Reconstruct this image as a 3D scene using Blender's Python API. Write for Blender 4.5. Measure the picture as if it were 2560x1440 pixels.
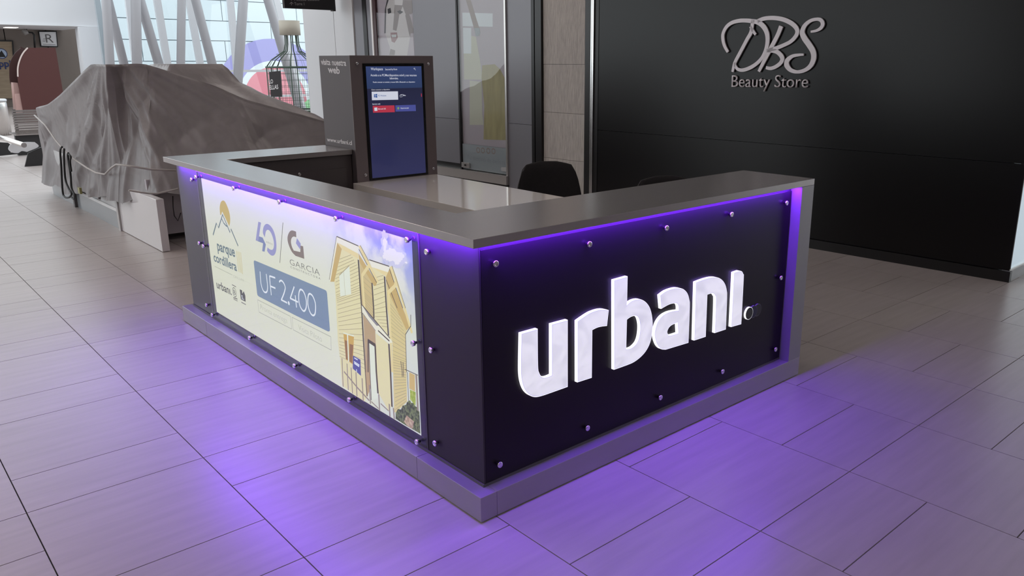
import bpy, bmesh, math, random
import numpy as np
from mathutils import Vector, Matrix

for o in list(bpy.data.objects):
    bpy.data.objects.remove(o, do_unlink=True)
random.seed(7)
S = bpy.context.scene
COL = S.collection
R = math.radians

# ------------------------------------------------------------------ camera
CAM_ROT = (1.3045, -0.0015, -0.7431)
CAM_LOC = (-1.43906, -1.97002, 1.53358)
FPX, PPX, PPY = 1996.1, 123.955, -22.88          # focal length and principal point shift in pixels of 2560x1440
cd = bpy.data.cameras.new('camera')
cam = bpy.data.objects.new('camera', cd)
COL.objects.link(cam)
cam.location = CAM_LOC
cam.rotation_euler = CAM_ROT
cd.sensor_fit = 'HORIZONTAL'
cd.sensor_width = 36.0
cd.lens = FPX / 2560 * 36.0
cd.shift_x = -PPX / 2560
cd.shift_y = PPY / 2560
cd.clip_start = 0.05
cd.clip_end = 300
S.camera = cam

# ------------------------------------------------------------------ world and exposure
w = bpy.data.worlds.new('daylight')
S.world = w
w.use_nodes = True
bg = w.node_tree.nodes['Background']
bg.inputs[0].default_value = (0.90, 0.97, 1.0, 1)
bg.inputs[1].default_value = 2.05
S.view_settings.view_transform = 'Standard'
S.view_settings.look = 'None'
S.view_settings.exposure = 0.0
S.view_settings.gamma = 1.0
S.view_settings.use_curve_mapping = False

LED_STRENGTH = 76.0
LAMP_STRENGTH = 12.0

# ------------------------------------------------------------------ pixel -> point helpers
def _rot(e):
    return np.array(Matrix(( (1,0,0),(0,1,0),(0,0,1))).to_3x3()) if e is None else np.array((Matrix.Rotation(e[2],3,'Z') @ Matrix.Rotation(e[1],3,'Y') @ Matrix.Rotation(e[0],3,'X')))
_RM = _rot(CAM_ROT)
_C = np.array(CAM_LOC)
def ray(u, v):
    return _RM @ np.array([(u-1280-PPX)/FPX, -(v-720-PPY)/FPX, -1.0])
def at(u, v, axis, val):
    d = ray(u, v)
    return _C + d*((val-_C[axis])/d[axis])

class Frame:
    """flat frame: origin, right, up and outward vectors"""
    def __init__(s, o, r, n):
        s.o = np.array(o, float); s.r = np.array(r, float); s.u = np.array([0,0,1.0]); s.n = np.array(n, float)
    def px(s, u, v, depth=0.0):
        d = ray(u, v); o = s.o + s.n*depth
        p = _C + d*(np.dot(o-_C, s.n)/np.dot(d, s.n))
        return (float(np.dot(p-s.o, s.r)), float(p[2]-s.o[2]))
    def p(s, a, b, depth=0.0):
        return tuple(s.o + s.r*a + s.u*b + s.n*depth)
    def matrix(s, a=0, b=0, depth=0):
        m = Matrix.Identity(4)
        q = s.p(a, b, depth)
        for i in range(3):
            m[i][0] = s.r[i]; m[i][1] = s.u[i]; m[i][2] = s.n[i]; m[i][3] = q[i]
        return m

LEFT = Frame((0.058, 0, 0), (0,-1,0), (-1,0,0))        # light box side of the counter
FRONT = Frame((0, 0.057, 0), (1,0,0), (0,-1,0))        # lettered side of the counter
SCREEN = Frame((0, 2.585, 0), (1,0,0), (0,-1,0))       # front of the screen tower
TSIDE = Frame((1.005, 0, 0), (0,-1,0), (-1,0,0))       # left side of the screen tower
_dw = np.array([-.049, 1, 0]); _dw /= np.linalg.norm(_dw)
WALL = Frame((4.689, -.06, 0), tuple(-_dw), (-_dw[1], _dw[0], 0))   # store wall; right = towards camera end
def WP(s, z, depth=0.0):                                # s metres along the wall from its near corner
    return WALL.p(-s, z, depth)

# ------------------------------------------------------------------ materials
MATS = {}
def mat(name, color, rough=.5, metal=0., emit=None, estr=1., spec=.5, noise=None, bump=None, coat=0.):
    if name in MATS: return MATS[name]
    m = bpy.data.materials.new(name); m.use_nodes = True
    nt = m.node_tree; b = nt.nodes['Principled BSDF']
    c = tuple(color)+(1,)
    b.inputs['Base Color'].default_value = c
    b.inputs['Roughness'].default_value = rough
    b.inputs['Metallic'].default_value = metal
    b.inputs['Specular IOR Level'].default_value = spec
    b.inputs['Coat Weight'].default_value = coat
    if emit is not None:
        b.inputs['Emission Color'].default_value = tuple(emit)+(1,)
        b.inputs['Emission Strength'].default_value = estr
    if noise:                                           # (scale xyz, amount, detail)
        sc, amt = noise[0], noise[1]
        tc = nt.nodes.new('ShaderNodeTexCoord'); mp = nt.nodes.new('ShaderNodeMapping')
        mp.inputs['Scale'].default_value = sc
        nz = nt.nodes.new('ShaderNodeTexNoise'); nz.inputs['Scale'].default_value = 1.0; nz.inputs['Detail'].default_value = 5
        mx = nt.nodes.new('ShaderNodeMix'); mx.data_type = 'RGBA'
        mx.inputs['A'].default_value = tuple(x*(1-amt) for x in color)+(1,)
        mx.inputs['B'].default_value = tuple(min(1, x*(1+amt)) for x in color)+(1,)
        nt.links.new(tc.outputs['Object'], mp.inputs['Vector']); nt.links.new(mp.outputs[0], nz.inputs['Vector'])
        nt.links.new(nz.outputs['Fac'], mx.inputs['Factor']); nt.links.new(mx.outputs['Result'], b.inputs['Base Color'])
        if bump:
            bp = nt.nodes.new('ShaderNodeBump'); bp.inputs['Strength'].default_value = bump; bp.inputs['Distance'].default_value = .01
            nt.links.new(nz.outputs['Fac'], bp.inputs['Height']); nt.links.new(bp.outputs[0], b.inputs['Normal'])
    MATS[name] = m
    return m
def srgb(r, g, b):
    f = lambda c: (c/255/12.92) if c/255 <= .04045 else ((c/255+.055)/1.055)**2.4
    return (f(r), f(g), f(b))
def printed(name, r, g, b, k=.97):                      # back-lit print: a film that glows in its own colour
    c = srgb(r, g, b)
    return mat(name, tuple(x*.2 for x in c), .6, emit=c, estr=k, spec=.1)
def glass(name, tint=(1,1,1), refl=.06, rough=.02, density=0.):
    m = bpy.data.materials.new(name); m.use_nodes = True
    nt = m.node_tree; nt.nodes.clear()
    out = nt.nodes.new('ShaderNodeOutputMaterial'); mix = nt.nodes.new('ShaderNodeMixShader')
    tr = nt.nodes.new('ShaderNodeBsdfTransparent'); gl = nt.nodes.new('ShaderNodeBsdfGlossy')
    tr.inputs[0].default_value = tuple(tint)+(1,); gl.inputs['Roughness'].default_value = rough
    fr = nt.nodes.new('ShaderNodeFresnel'); fr.inputs[0].default_value = 1.45
    ad = nt.nodes.new('ShaderNodeMath'); ad.operation = 'ADD'; ad.inputs[1].default_value = refl
    ge = nt.nodes.new('ShaderNodeNewGeometry'); iv = nt.nodes.new('ShaderNodeMath'); iv.operation = 'SUBTRACT'; iv.inputs[0].default_value = 1
    ml = nt.nodes.new('ShaderNodeMath'); ml.operation = 'MULTIPLY'; ml.use_clamp = True
    nt.links.new(ge.outputs['Backfacing'], iv.inputs[1]); nt.links.new(fr.outputs[0], ad.inputs[0])
    nt.links.new(ad.outputs[0], ml.inputs[0]); nt.links.new(iv.outputs[0], ml.inputs[1]); nt.links.new(ml.outputs[0], mix.inputs[0])
    nt.links.new(tr.outputs[0], mix.inputs[1]); nt.links.new(gl.outputs[0], mix.inputs[2]); nt.links.new(mix.outputs[0], out.inputs[0])
    return m

M_slab = mat('grey_metallic_laminate', (.37,.345,.34), .23, .55, noise=((9,9,9),.05))
M_side = mat('silver_laminate', (.30,.295,.305), .38, .3)
M_plinth = mat('plinth_laminate', (.36,.34,.35), .22, .35, noise=((3,3,12),.10))
M_body = mat('graphite_body', (.035,.032,.036), .45)
M_skirt = mat('grey_skirting', (.10,.095,.095), .5)
M_blackacr = mat('black_acrylic', (.0150,.0110,.0160), .34, spec=.2)
M_graphite = mat('graphite_panel', (.044,.036,.045), .48, spec=.2)
M_chrome = mat('chrome', (.72,.70,.72), .18, 1.0)
M_bright = mat('bright_metal', (.8,.8,.8), .25, 1.0)
M_white = mat('white_paint', (.78,.77,.78), .45)
M_whitegloss = mat('white_gloss', (.74,.71,.72), .12, coat=.3)
M_black = mat('black_paint', (.008,.007,.008), .35)
M_blackfab = mat('black_fabric', (.010,.008,.009), .9, noise=((60,60,60),.3), bump=.3)
M_rubber = mat('black_rubber', (.012,.012,.013), .6)
M_dark = mat('tower_brown_grey', (.10,.083,.085), .42)
M_towerside = mat('tower_side_grey', (.115,.098,.104), .55)
M_ivory = mat('ivory_gloss_worktop', (.80,.75,.70), .06, coat=.3)
M_acrylic = glass('clear_acrylic', (.97,.97,.98), .02, .03)
M_glass = glass('window_glass', (.93,.96,.97), .03, .02)

# ------------------------------------------------------------------ mesh helpers
def link(o, parent=None):
    COL.objects.link(o)
    if parent is not None: o.parent = parent
    return o
def obj(name, me, m=None, parent=None, smooth=False):
    if isinstance(me, bmesh.types.BMesh):
        d = bpy.data.meshes.new(name); me.to_mesh(d); me.free(); me = d
    if m is not None and len(me.materials) == 0:
        for x in (m if isinstance(m, (list, tuple)) else [m]): me.materials.append(x)
    if smooth:
        for p in me.polygons: p.use_smooth = True
    return link(bpy.data.objects.new(name, me), parent)
def thing(name, label, cat, loc=(0,0,0), group=None):
    o = bpy.data.objects.new(name, None); COL.objects.link(o)
    o.location = (0,0,0); o.empty_display_size = .1
    o['label'] = label; o['category'] = cat
    if group: o['group'] = group
    return o
def tag(o, label, cat, group=None):
    o['label'] = label; o['category'] = cat
    if group: o['group'] = group
    return o
def struct(o, label=None):
    o['kind'] = 'structure'
    if label: o['label'] = label
    return o
def box(bm, x0, x1, y0, y1, z0, z1, mi=0):
    v = [bm.verts.new(p) for p in ((x0,y0,z0),(x1,y0,z0),(x1,y1,z0),(x0,y1,z0),(x0,y0,z1),(x1,y0,z1),(x1,y1,z1),(x0,y1,z1))]
    for f in ((3,2,1,0),(4,5,6,7),(0,1,5,4),(1,2,6,5),(2,3,7,6),(3,0,4,7)):
        bm.faces.new([v[i] for i in f]).material_index = mi
    return bm
def boxo(name, b, m, parent=None, bevel=0.):
    bm = bmesh.new(); box(bm, *b)
    if bevel:
        bmesh.ops.bevel(bm, geom=list(bm.edges), offset=bevel, segments=1, affect='EDGES')
    return obj(name, bm, m, parent)
def fbox(bm, F, a0, a1, b0, b1, d0, d1):
    """box in a flat frame: a = right, b = up, d = outward"""
    P = [F.p(*q) for q in ((a0,b0,d0),(a1,b0,d0),(a1,b1,d0),(a0,b1,d0),(a0,b0,d1),(a1,b0,d1),(a1,b1,d1),(a0,b1,d1))]
    v = [bm.verts.new(p) for p in P]
    for f in ((3,2,1,0),(4,5,6,7),(0,1,5,4),(1,2,6,5),(2,3,7,6),(3,0,4,7)):
        bm.faces.new([v[i] for i in f])
    return bm
def fboxo(name, F, a0, a1, b0, b1, d0, d1, m, parent=None):
    return obj(name, fbox(bmesh.new(), F, a0, a1, b0, b1, d0, d1), m, parent)
def tube(bm, pts, r, n=8, caps=True, r1=None):
    pts = [Vector(p) for p in pts]; rings = []
    prev = None
    for i, p in enumerate(pts):
        if i == 0: t = pts[1]-p
        elif i == len(pts)-1: t = p-pts[i-1]
        else: t = (pts[i+1]-p).normalized()+(p-pts[i-1]).normalized()
        t.normalize()
        if prev is None:
            a = t.cross(Vector((0,0,1)) if abs(t.z) < .9 else Vector((1,0,0))).normalized()
        else:
            a = (prev-t*prev.dot(t)).normalized()
        prev = a; b = t.cross(a)
        rr = r if r1 is None else r+(r1-r)*i/(len(pts)-1)
        rings.append([bm.verts.new(p+(a*math.cos(2*math.pi*k/n)+b*math.sin(2*math.pi*k/n))*rr) for k in range(n)])
    for A, B in zip(rings, rings[1:]):
        for k in range(n):
            f = bm.faces.new((A[k], A[(k+1)%n], B[(k+1)%n], B[k])); f.smooth = True
    if caps:
        bm.faces.new(rings[0][::-1]); bm.faces.new(rings[-1])
    return bm
def tubeo(name, pts, r, m, parent=None, n=8, r1=None):
    bm = bmesh.new(); tube(bm, pts, r, n, r1=r1)
    bmesh.ops.recalc_face_normals(bm, faces=bm.faces)
    return obj(name, bm, m, parent)
def lathe(bm, prof, c, n=24, axis='Z'):
    rings = []
    for r, h in prof:
        ring = []
        for k in range(n):
            a = 2*math.pi*k/n; x, y = r*math.cos(a), r*math.sin(a)
            p = {'Z':(x,y,h),'Y':(x,h,y),'X':(h,x,y)}[axis]
            ring.append(bm.verts.new((c[0]+p[0], c[1]+p[1], c[2]+p[2])))
        rings.append(ring)
    for A, B in zip(rings, rings[1:]):
        for k in range(n):
            f = bm.faces.new((A[k], A[(k+1)%n], B[(k+1)%n], B[k])); f.smooth = True
    bm.faces.new(rings[0]); bm.faces.new(rings[-1])
    bmesh.ops.recalc_face_normals(bm, faces=bm.faces)
    return bm
def catmull(pts, k=8, closed=False):
    pts = [np.array(p, float) for p in pts]; n = len(pts); out = []
    rng = range(n) if closed else range(n-1)
    for i in rng:
        g = (lambda j: pts[j % n]) if closed else (lambda j: pts[min(max(j,0),n-1)])
        p0, p1, p2, p3 = g(i-1), g(i), g(i+1), g(i+2)
        for j in range(k):
            t = j/k
            out.append(.5*((2*p1)+(-p0+p2)*t+(2*p0-5*p1+4*p2-p3)*t*t+(-p0+3*p1-3*p2+p3)*t**3))
    if not closed: out.append(pts[-1])
    return out
def curve_mesh(splines, extrude=0., offset=0.):
    """flat filled shapes (list of closed outlines, holes by even-odd) -> mesh"""
    cu = bpy.data.curves.new('c', 'CURVE'); cu.dimensions = '2D'; cu.fill_mode = 'BOTH'; cu.extrude = extrude; cu.offset = offset
    for sp in splines:
        s = cu.splines.new('POLY'); s.points.add(len(sp)-1)
        for q, p in zip(s.points, sp): q.co = (p[0], p[1], 0, 1)
        s.use_cyclic_u = True
    o = bpy.data.objects.new('c', cu)
    me = bpy.data.meshes.new_from_object(o)
    bpy.data.objects.remove(o); bpy.data.curves.remove(cu)
    return me
def shape(name, F, outlines, m, parent, depth, thick=0.0, px=True, offset=0.):
    """flat shape (or slab of some thickness) lying in frame F"""
    pl = [[F.px(*q) if px else q for q in o] for o in outlines]
    me = curve_mesh(pl, thick/2, offset)
    me.transform(F.matrix(0, 0, depth+thick/2))
    return obj(name, me, m, parent)
def ribbon_outline(pts, widths):
    pts = [np.array(p, float) for p in pts]; n = len(pts); L = []; Rr = []
    if not isinstance(widths, (list, tuple, np.ndarray)): widths = [widths]*n
    for i, p in enumerate(pts):
        t = pts[min(i+1,n-1)]-pts[max(i-1,0)]
        t = t/(np.linalg.norm(t)+1e-12); nn = np.array([-t[1], t[0]])
        L.append(p+nn*widths[i]/2); Rr.append(p-nn*widths[i]/2)
    return L, Rr
def ribbons(name, F, strokes, m, parent, depth, thick=0.0, px=True, k=6, smooth=True):
    """strokes: list of (points, width in metres or list); each a flat band of constant thickness, joined in one mesh"""
    bm = bmesh.new()
    for pts, wd in strokes:
        q = [F.px(*p) if px else p for p in pts]
        if smooth and len(q) > 2:
            if isinstance(wd, (list, tuple)):
                wd = [float(x) for x in np.interp(np.linspace(0, len(q)-1, (len(q)-1)*k+1), range(len(q)), wd)]
            q = catmull(q, k)
        L, Rr = ribbon_outline(q, wd)
        d1 = depth+thick
        top = [(bm.verts.new(F.p(a[0],a[1],d1)), bm.verts.new(F.p(b[0],b[1],d1))) for a, b in zip(L, Rr)]
        for (a,b),(c,d) in zip(top, top[1:]): bm.faces.new((a,b,d,c))
        if thick > 0:
            bot = [(bm.verts.new(F.p(a[0],a[1],depth)), bm.verts.new(F.p(b[0],b[1],depth))) for a, b in zip(L, Rr)]
            for (t0,t1),(b0,b1) in zip(zip(top,top[1:]), zip(bot,bot[1:])):
                bm.faces.new((t0[0],t1[0],b1[0],b0[0])); bm.faces.new((t1[1],t0[1],b0[1],b1[1]))
            bm.faces.new((top[0][0],bot[0][0],bot[0][1],top[0][1])); bm.faces.new((top[-1][0],top[-1][1],bot[-1][1],bot[-1][0]))
    bmesh.ops.recalc_face_normals(bm, faces=bm.faces)
    return obj(name, bm, m, parent)
def text(name, body, F, bl, br, top, m, parent, depth, thick=0., bold=0., px=True, spacing=1.):
    """lettering in frame F: bl / br = ends of the baseline, top = a point at the height of the tallest glyph"""
    cu = bpy.data.curves.new('t', 'FONT'); cu.body = body; cu.size = 1; cu.fill_mode = 'BOTH' if thick else 'FRONT'
    cu.offset = bold; cu.space_character = spacing; cu.resolution_u = 4
    cu.extrude = 0
    o = bpy.data.objects.new('t', cu); me = bpy.data.meshes.new_from_object(o)
    bpy.data.objects.remove(o); bpy.data.curves.remove(cu)
    if px: bl, br, top = F.px(*bl), F.px(*br), F.px(*top)
    xs = [v.co.x for v in me.vertices]; ys = [v.co.y for v in me.vertices]
    sx = (br[0]-bl[0])/(max(xs)-min(xs)); sy = (top[1]-bl[1])/max(ys); sl = (br[1]-bl[1])/(br[0]-bl[0])
    x0 = min(xs)
    bm = bmesh.new(); bm.from_mesh(me)
    if thick:
        r = bmesh.ops.extrude_face_region(bm, geom=list(bm.faces))
        for v in [g for g in r['geom'] if isinstance(g, bmesh.types.BMVert)]: v.co.z += 1
    for v in bm.verts:
        a = bl[0]+(v.co.x-x0)*sx
        b = bl[1]+v.co.y*sy+sl*(v.co.x-x0)*sx
        v.co = F.p(a, b, depth+thick*v.co.z)
    bpy.data.meshes.remove(me)
    bmesh.ops.recalc_face_normals(bm, faces=bm.faces)
    return obj(name, bm, m, parent)
def copy_tree(o, parent=None):
    c = o.copy(); COL.objects.link(c); c.parent = parent
    for ch in o.children: copy_tree(ch, c)
    return c

# ================================================================== SETTING
# ---- floor: dark grout bed with separate stone tiles
def tile_material():
    m = bpy.data.materials.new('polished_stone_tile'); m.use_nodes = True
    nt = m.node_tree; b = nt.nodes['Principled BSDF']
    b.inputs['Roughness'].default_value = .20
    b.inputs['Specular IOR Level'].default_value = .36
    tc = nt.nodes.new('ShaderNodeTexCoord'); oi = nt.nodes.new('ShaderNodeObjectInfo')
    ge = nt.nodes.new('ShaderNodeNewGeometry')
    mp = nt.nodes.new('ShaderNodeMapping'); mp.inputs['Scale'].default_value = (2.5, 26, 1)
    nz = nt.nodes.new('ShaderNodeTexNoise'); nz.inputs['Scale'].default_value = 1; nz.inputs['Detail'].default_value = 6
    ad = nt.nodes.new('ShaderNodeMath'); ad.operation = 'MULTIPLY_ADD'; ad.inputs[1].default_value = .12; 
    m2 = nt.nodes.new('ShaderNodeMath'); m2.operation = 'MULTIPLY'; m2.inputs[1].default_value = .80
    rp = nt.nodes.new('ShaderNodeValToRGB')
    rp.color_ramp.elements[0].color = (.385,.340,.328,1); rp.color_ramp.elements[1].color = (.495,.440,.428,1)
    rp.color_ramp.elements[0].position = .2; rp.color_ramp.elements[1].position = .8
    n2 = nt.nodes.new('ShaderNodeTexNoise'); n2.inputs['Scale'].default_value = 40.; n2.inputs['Detail'].default_value = 3
    rr = nt.nodes.new('ShaderNodeMapRange'); rr.inputs[3].default_value = .29; rr.inputs[4].default_value = .33
    L = nt.links.new
    L(ge.outputs['Position'], mp.inputs[0]); L(mp.outputs[0], nz.inputs[0]); L(nz.outputs[0], m2.inputs[0])
    L(oi.outputs['Random'], ad.inputs[0]); L(m2.outputs[0], ad.inputs[2]); L(ad.outputs[0], rp.inputs[0]); L(rp.outputs[0], b.inputs['Base Color'])
    L(ge.outputs['Position'], n2.inputs[0]); L(n2.outputs[0], rr.inputs[0]); L(rr.outputs[0], b.inputs['Roughness'])
    return m
M_tile = tile_material()
M_grout = mat('dark_grout', (.016,.013,.014), .8)
floor = struct(boxo('floor', (-12, 14, -9, 33, -.12, -.006), M_grout), 'pale polished stone tile floor with dark joints')
PX, PY, X0, Y0, GAP = .602, .9015, .067, -.372, .0040
def tile_mesh(nm, wx, wy):
    bm = bmesh.new(); box(bm, 0, wx-GAP, 0, wy-GAP, -.006, 0)
    me = bpy.data.meshes.new(nm); bm.to_mesh(me); bm.free(); me.materials.append(M_tile); return me
me_big = tile_mesh('tile_large', PX, PY*2/3); me_small = tile_mesh('tile_small', PX, PY/3)
cells = []
for i in range(-19, 22):
    x = X0+PX*i
    off = 0 if i % 2 == 0 else -PY/3
    for j in range(-9, 36):
        y1 = Y0+off+PY*j                                   # top of the short tile; the long one follows
        cells.append((x, y1-PY/3, 0)); cells.append((x, y1, 1))
def seen(c):
    wy = PY/3 if c[2] == 0 else PY*2/3
    best = None
    for fx in (.1,.5,.9):
        for fy in (.1,.5,.9):
            p = np.array([c[0]+PX*fx, c[1]+wy*fy, 0])-_C
            q = p @ _RM
            if q[2] > -.2: continue
            u = 1280+PPX+FPX*q[0]/-q[2]; v = 720+PPY-FPX*q[1]/-q[2]
            if -20 < u < 2580 and 150 < v < 1460: best = max(best or 0, 1/(q[2]*q[2])**1.5*PX*wy)
    inside = .1 < c[0]+PX/2 < 4.6 and .3 < c[1] < 8.9 and False
    return best
vis = [(seen(c), c) for c in cells]
near = sorted([v for v in vis if v[0]], key=lambda t: -t[0])[:300]
chosen = set(c for _, c in near)
for _, c in near:
    o = link(bpy.data.objects.new('tile', me_small if c[2] == 0 else me_big), floor)
    o.location = (c[0]+GAP/2, c[1]+GAP/2, 0)
bm = bmesh.new()
for c in cells:
    if c in chosen: continue
    wy = PY/3 if c[2] == 0 else PY*2/3
    box(bm, c[0]+GAP/2, c[0]+PX-GAP/2, c[1]+GAP/2, c[1]+wy-GAP/2, -.006, 0)
o = obj('tile', bm, M_tile, floor); o['kind'] = 'stuff'

# ---- store wall on the right
M_wallblack = mat('satin_black_panel', (.0034,.0026,.0032), .30, spec=.32, noise=((.8,.8,.8),.15))
M_greypanel = mat('dark_grey_metal_panel', (.20,.20,.225), .30, .1)
M_conc = mat('board_marked_concrete', (.40,.365,.34), .8, noise=((70,70,9),.38), bump=.6)
M_alu = mat('brushed_aluminium', (.62,.60,.58), .32, .9)
def wbox(name, s0, s1, z0, z1, d0, d1, m, parent=None):
    return fboxo(name, WALL, -s1, -s0, z0, z1, d0, d1, m, parent)
wr = struct(wbox('wall_right', 0.08, 9.9, 0, 4.2, -.30, -.03, M_black), 'black panelled store front wall')
for s0, s1 in ((0.0, 4.0),):
    wbox('panel', s0+.001, s1, .083, .846, -.03, 0, M_wallblack, wr)
    wbox('panel', s0+.001, s1, .850, 4.2, -.03, 0, M_wallblack, wr)
br = struct(wbox('baseboard_right', -.012, 4.02, 0, .078, -.03, .014, M_black), 'black baseboard under the store wall')
t1 = struct(wbox('trim_1', 4.055, 4.075, 0, 4.2, -.03, .02, M_bright), 'bright vertical metal trim beside the concrete pillar')
t2 = struct(wbox('trim_2', 4.088, 4.100, 0, 4.2, -.03, .012, M_bright), 'thin bright vertical metal trim')
wbox('frame', 4.0, 4.055, 0, 4.2, -.03, .004, M_black, wr); wbox('frame', 4.10, 4.185, 0, 4.2, -.03, .004, M_black, wr)
cp = wbox('concrete_pillar', 4.19, 4.80, 0, .50, -.03, .0, M_conc, wr)
for z0, z1 in ((.503,.995),(.998,1.50),(1.503,2.3),(2.303,4.2)): wbox('concrete_block', 4.19, 4.80, z0, z1, -.03, random.uniform(-.003,.002), M_conc, wr)
wbox('frame', 4.805, 4.90, 0, 4.2, -.03, .03, M_black, wr); wbox('frame', 4.93, 4.975, 0, 4.2, -.03, .015, M_black, wr)
wbox('panel', 4.98, 5.385, .0, .842, -.03, 0, M_greypanel, wr); wbox('panel', 4.98, 5.385, .846, 4.2, -.03, 0, M_greypanel, wr)
wbox('panel', 6.285, 7.16, .30, .842, -.03, 0, M_greypanel, wr); wbox('panel', 6.285, 7.16, .846, 4.2, -.03, 0, M_greypanel, wr)
wbox('panel', 8.10, 8.22, 0, 4.2, -.03, 0, M_greypanel, wr); wbox('frame', 8.22, 8.31, 0, 4.2, -.03, .01, M_black, wr)
wbox('panel', 8.31, 8.53, 0, 4.2, -.03, .0, M_greypanel, wr)
# sill of the shop window
ts = struct(wbox('trim_3', 5.39, 8.09, .13, .235, -.03, .04, M_alu), 'brushed aluminium sill below the glass door')
wbox('plinth', 5.39, 8.09, 0, .13, -.03, .0, M_black, wr)
# white cladding of the pillar at the far end
M_clad = mat('white_metal_cladding', (.56,.56,.58), .4, noise=((.6,.6,.4),.06))
wc = struct(wbox('wall_back', 8.55, 9.90, 0, 4.2, -.03, -.012, M_black), 'white clad pillar at the end of the store front')
wbox('panel', 8.552, 9.05, 0, 4.2, -.012, .015, M_clad, wc); wbox('panel', 9.06, 9.90, 0, 4.2, -.012, .015, M_clad, wc)
e = boxo('panel', (0,1,0,1,0,1), M_clad, wc)
e.data.clear_geometry(); bm = bmesh.new(); fbox(bm, WALL, -9.93, -9.90, 0, 4.2, -.9, .015); bm.to_mesh(e.data); bm.free()

# ---- glass door with poster behind it
d1 = struct(thing('door_1', 'narrow glass shop door with poster of yellow dress', 'door')); del d1['category']
wbox('door_jamb', 5.385, 5.41, .235, 4.2, -.03, .02, M_alu, d1)
wbox('door_jamb', 6.255, 6.283, .235, 4.2, -.03, .01, M_black, d1)
wbox('pane', 5.412, 6.252, .245, 4.2, -.004, .002, M_glass, d1)
M_p1 = mat('poster_mauve', (.48,.39,.415), .5); M_p2 = mat('reflected_panel_pale', (.72,.71,.72), .5)
M_p3 = mat('poster_yellow', (.40,.32,.15), .6, noise=((14,14,3),.35)); M_p4 = mat('poster_brown', (.33,.24,.21), .6)
M_p5 = mat('poster_cream', (.60,.55,.43), .6); M_p6 = mat('poster_grey', (.30,.30,.31), .4)
ps = wbox('poster', 5.42, 6.25, .55, 4.2, -.028, -.022, M_p1, d1)
def zz(ox, oy, k): return lambda *l: [(ox+x/k, oy+y/k) for x, y in l]
q5 = zz(900, 0, 2.88); q6 = zz(900, 0, 6.737)
shape('poster_print', WALL, [q6((1700,210),(2210,225),(2210,450),(1705,440))], M_p2, ps, -.0215)  # pale panels: window wall mirrored in the glass, drawn into the print
shape('poster_print', WALL, [q6((1710,465),(1850,470),(1850,900),(1720,900))], M_p2, ps, -.0215)
shape('poster_print', WALL, [q6((1850,600),(1930,620),(2010,1100),(2040,1340),(1730,1340),(1725,900),(1850,900))], M_p5, ps, -.0212)
shape('poster_print', WALL, [q5((870,470),(960,462),(1000,500),(1030,560),(1035,900),(1040,1010),(880,1005),(885,760),(865,560))], M_p3, ps, -.0209)
shape('poster_print', WALL, [q5((780,580),(865,590),(870,820),(880,900),(780,900))], M_p5, ps, -.0209)
shape('poster_print', WALL, [q6((1760,0),(1840,0),(2005,540),(1990,600),(1930,610),(1880,420),(1800,130))], M_p4, ps, -.0206)  # brown diagonal: mirrored tube column, drawn as part of the print
shape('poster_print', WALL, [q6((1900,470),(1985,470),(2005,560),(1970,610),(1925,605))], M_p6, ps, -.0203)
M_film = mat('frosted_film', (.36,.36,.37), .6)
fl = wbox('frosted_band', 5.42, 6.25, .245, .55, -.012, -.008, M_film, d1)
for cx in (1194.2, 1205.9, 1219.5, 1232.5):
    a, b = WALL.px(cx, 375.5+(cx-1194)*.07, 0)
    ring = [[(a+.036*k*math.cos(t), b+.036*k*math.sin(t)) for t in np.linspace(0, 2*math.pi, 20, endpoint=False)] for k in (1,.62)]
    shape('round_icon', WALL, ring, M_p4, fl, -.0075, px=False)
text('lettering', 'Tu destino de belleza', WALL, (1166,398), (1262,412), (1166,387), M_p6, fl, -.0075)
lk = wbox('lock', 6.10, 6.245, .262, .325, .002, .02, M_alu, d1)
bm = bmesh.new(); a = WP(6.17, .295, .02); 
lathe(bm, [(.012,0),(.012,-.012),(.006,-.014)], (0,0,0), 12, 'X'); obj('keyhole', bm, M_black, lk).location = a
wbox('sticker', 5.43, 5.52, .28, .33, .0025, .0035, M_film, d1)

# ---- poster case with a close-up face
pc = struct(thing('window_1', 'glass poster case with large smiling face advertisement', 'window')); del pc['category']
wbox('window_frame', 8.06, 8.095, .235, 4.2, -.03, .02, M_white, pc)
wbox('window_frame', 7.99, 8.055, .235, 4.2, -.03, .01, mat('maroon_frame', (.05,.018,.022), .4), pc)
wbox('pane', 7.165, 7.985, .245, 4.2, -.004, .002, M_glass, pc)
M_f0 = mat('poster_pink', (.48,.37,.40), .5); M_f1 = mat('poster_face', (.64,.54,.52), .5); M_f2 = mat('poster_shadow', (.27,.20,.185), .5)
M_f3 = mat('poster_eye', (.035,.02,.022), .5); M_f4 = mat('poster_lip', (.30,.12,.12), .5); M_f5 = mat('poster_teeth', (.62,.60,.58), .5)
fp = wbox('poster', 7.17, 7.985, .3, 4.2, -.028, -.022, M_f0, pc)
shape('poster_print', WALL, [q6((440,0),(770,0),(790,200),(880,480),(850,720),(800,940),(470,940),(480,800),(400,560),(400,250))], M_f1, fp, -.0216)
shape('poster_print', WALL, [q6((560,80),(700,90),(640,240),(610,430),(590,520),(530,500),(550,260))], M_f2, fp, -.0213)
shape('poster_print', WALL, [q6((700,0),(885,0),(890,180),(840,240),(740,230),(690,90))], M_f2, fp, -.0213)
shape('poster_print', WALL, [q6((770,150),(830,300),(890,540),(850,720),(800,560),(740,260))], M_f2, fp, -.0212)
shape('poster_print', WALL, [q6((440,150),(490,130),(505,210),(450,235))], M_f3, fp, -.021)
shape('poster_print', WALL, [q6((600,190),(650,170),(705,200),(650,240))], M_f3, fp, -.021)
shape('poster_print', WALL, [q6((430,0),(460,0),(420,120),(410,560),(385,560),(395,160))], M_f3, fp, -.0209)
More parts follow.
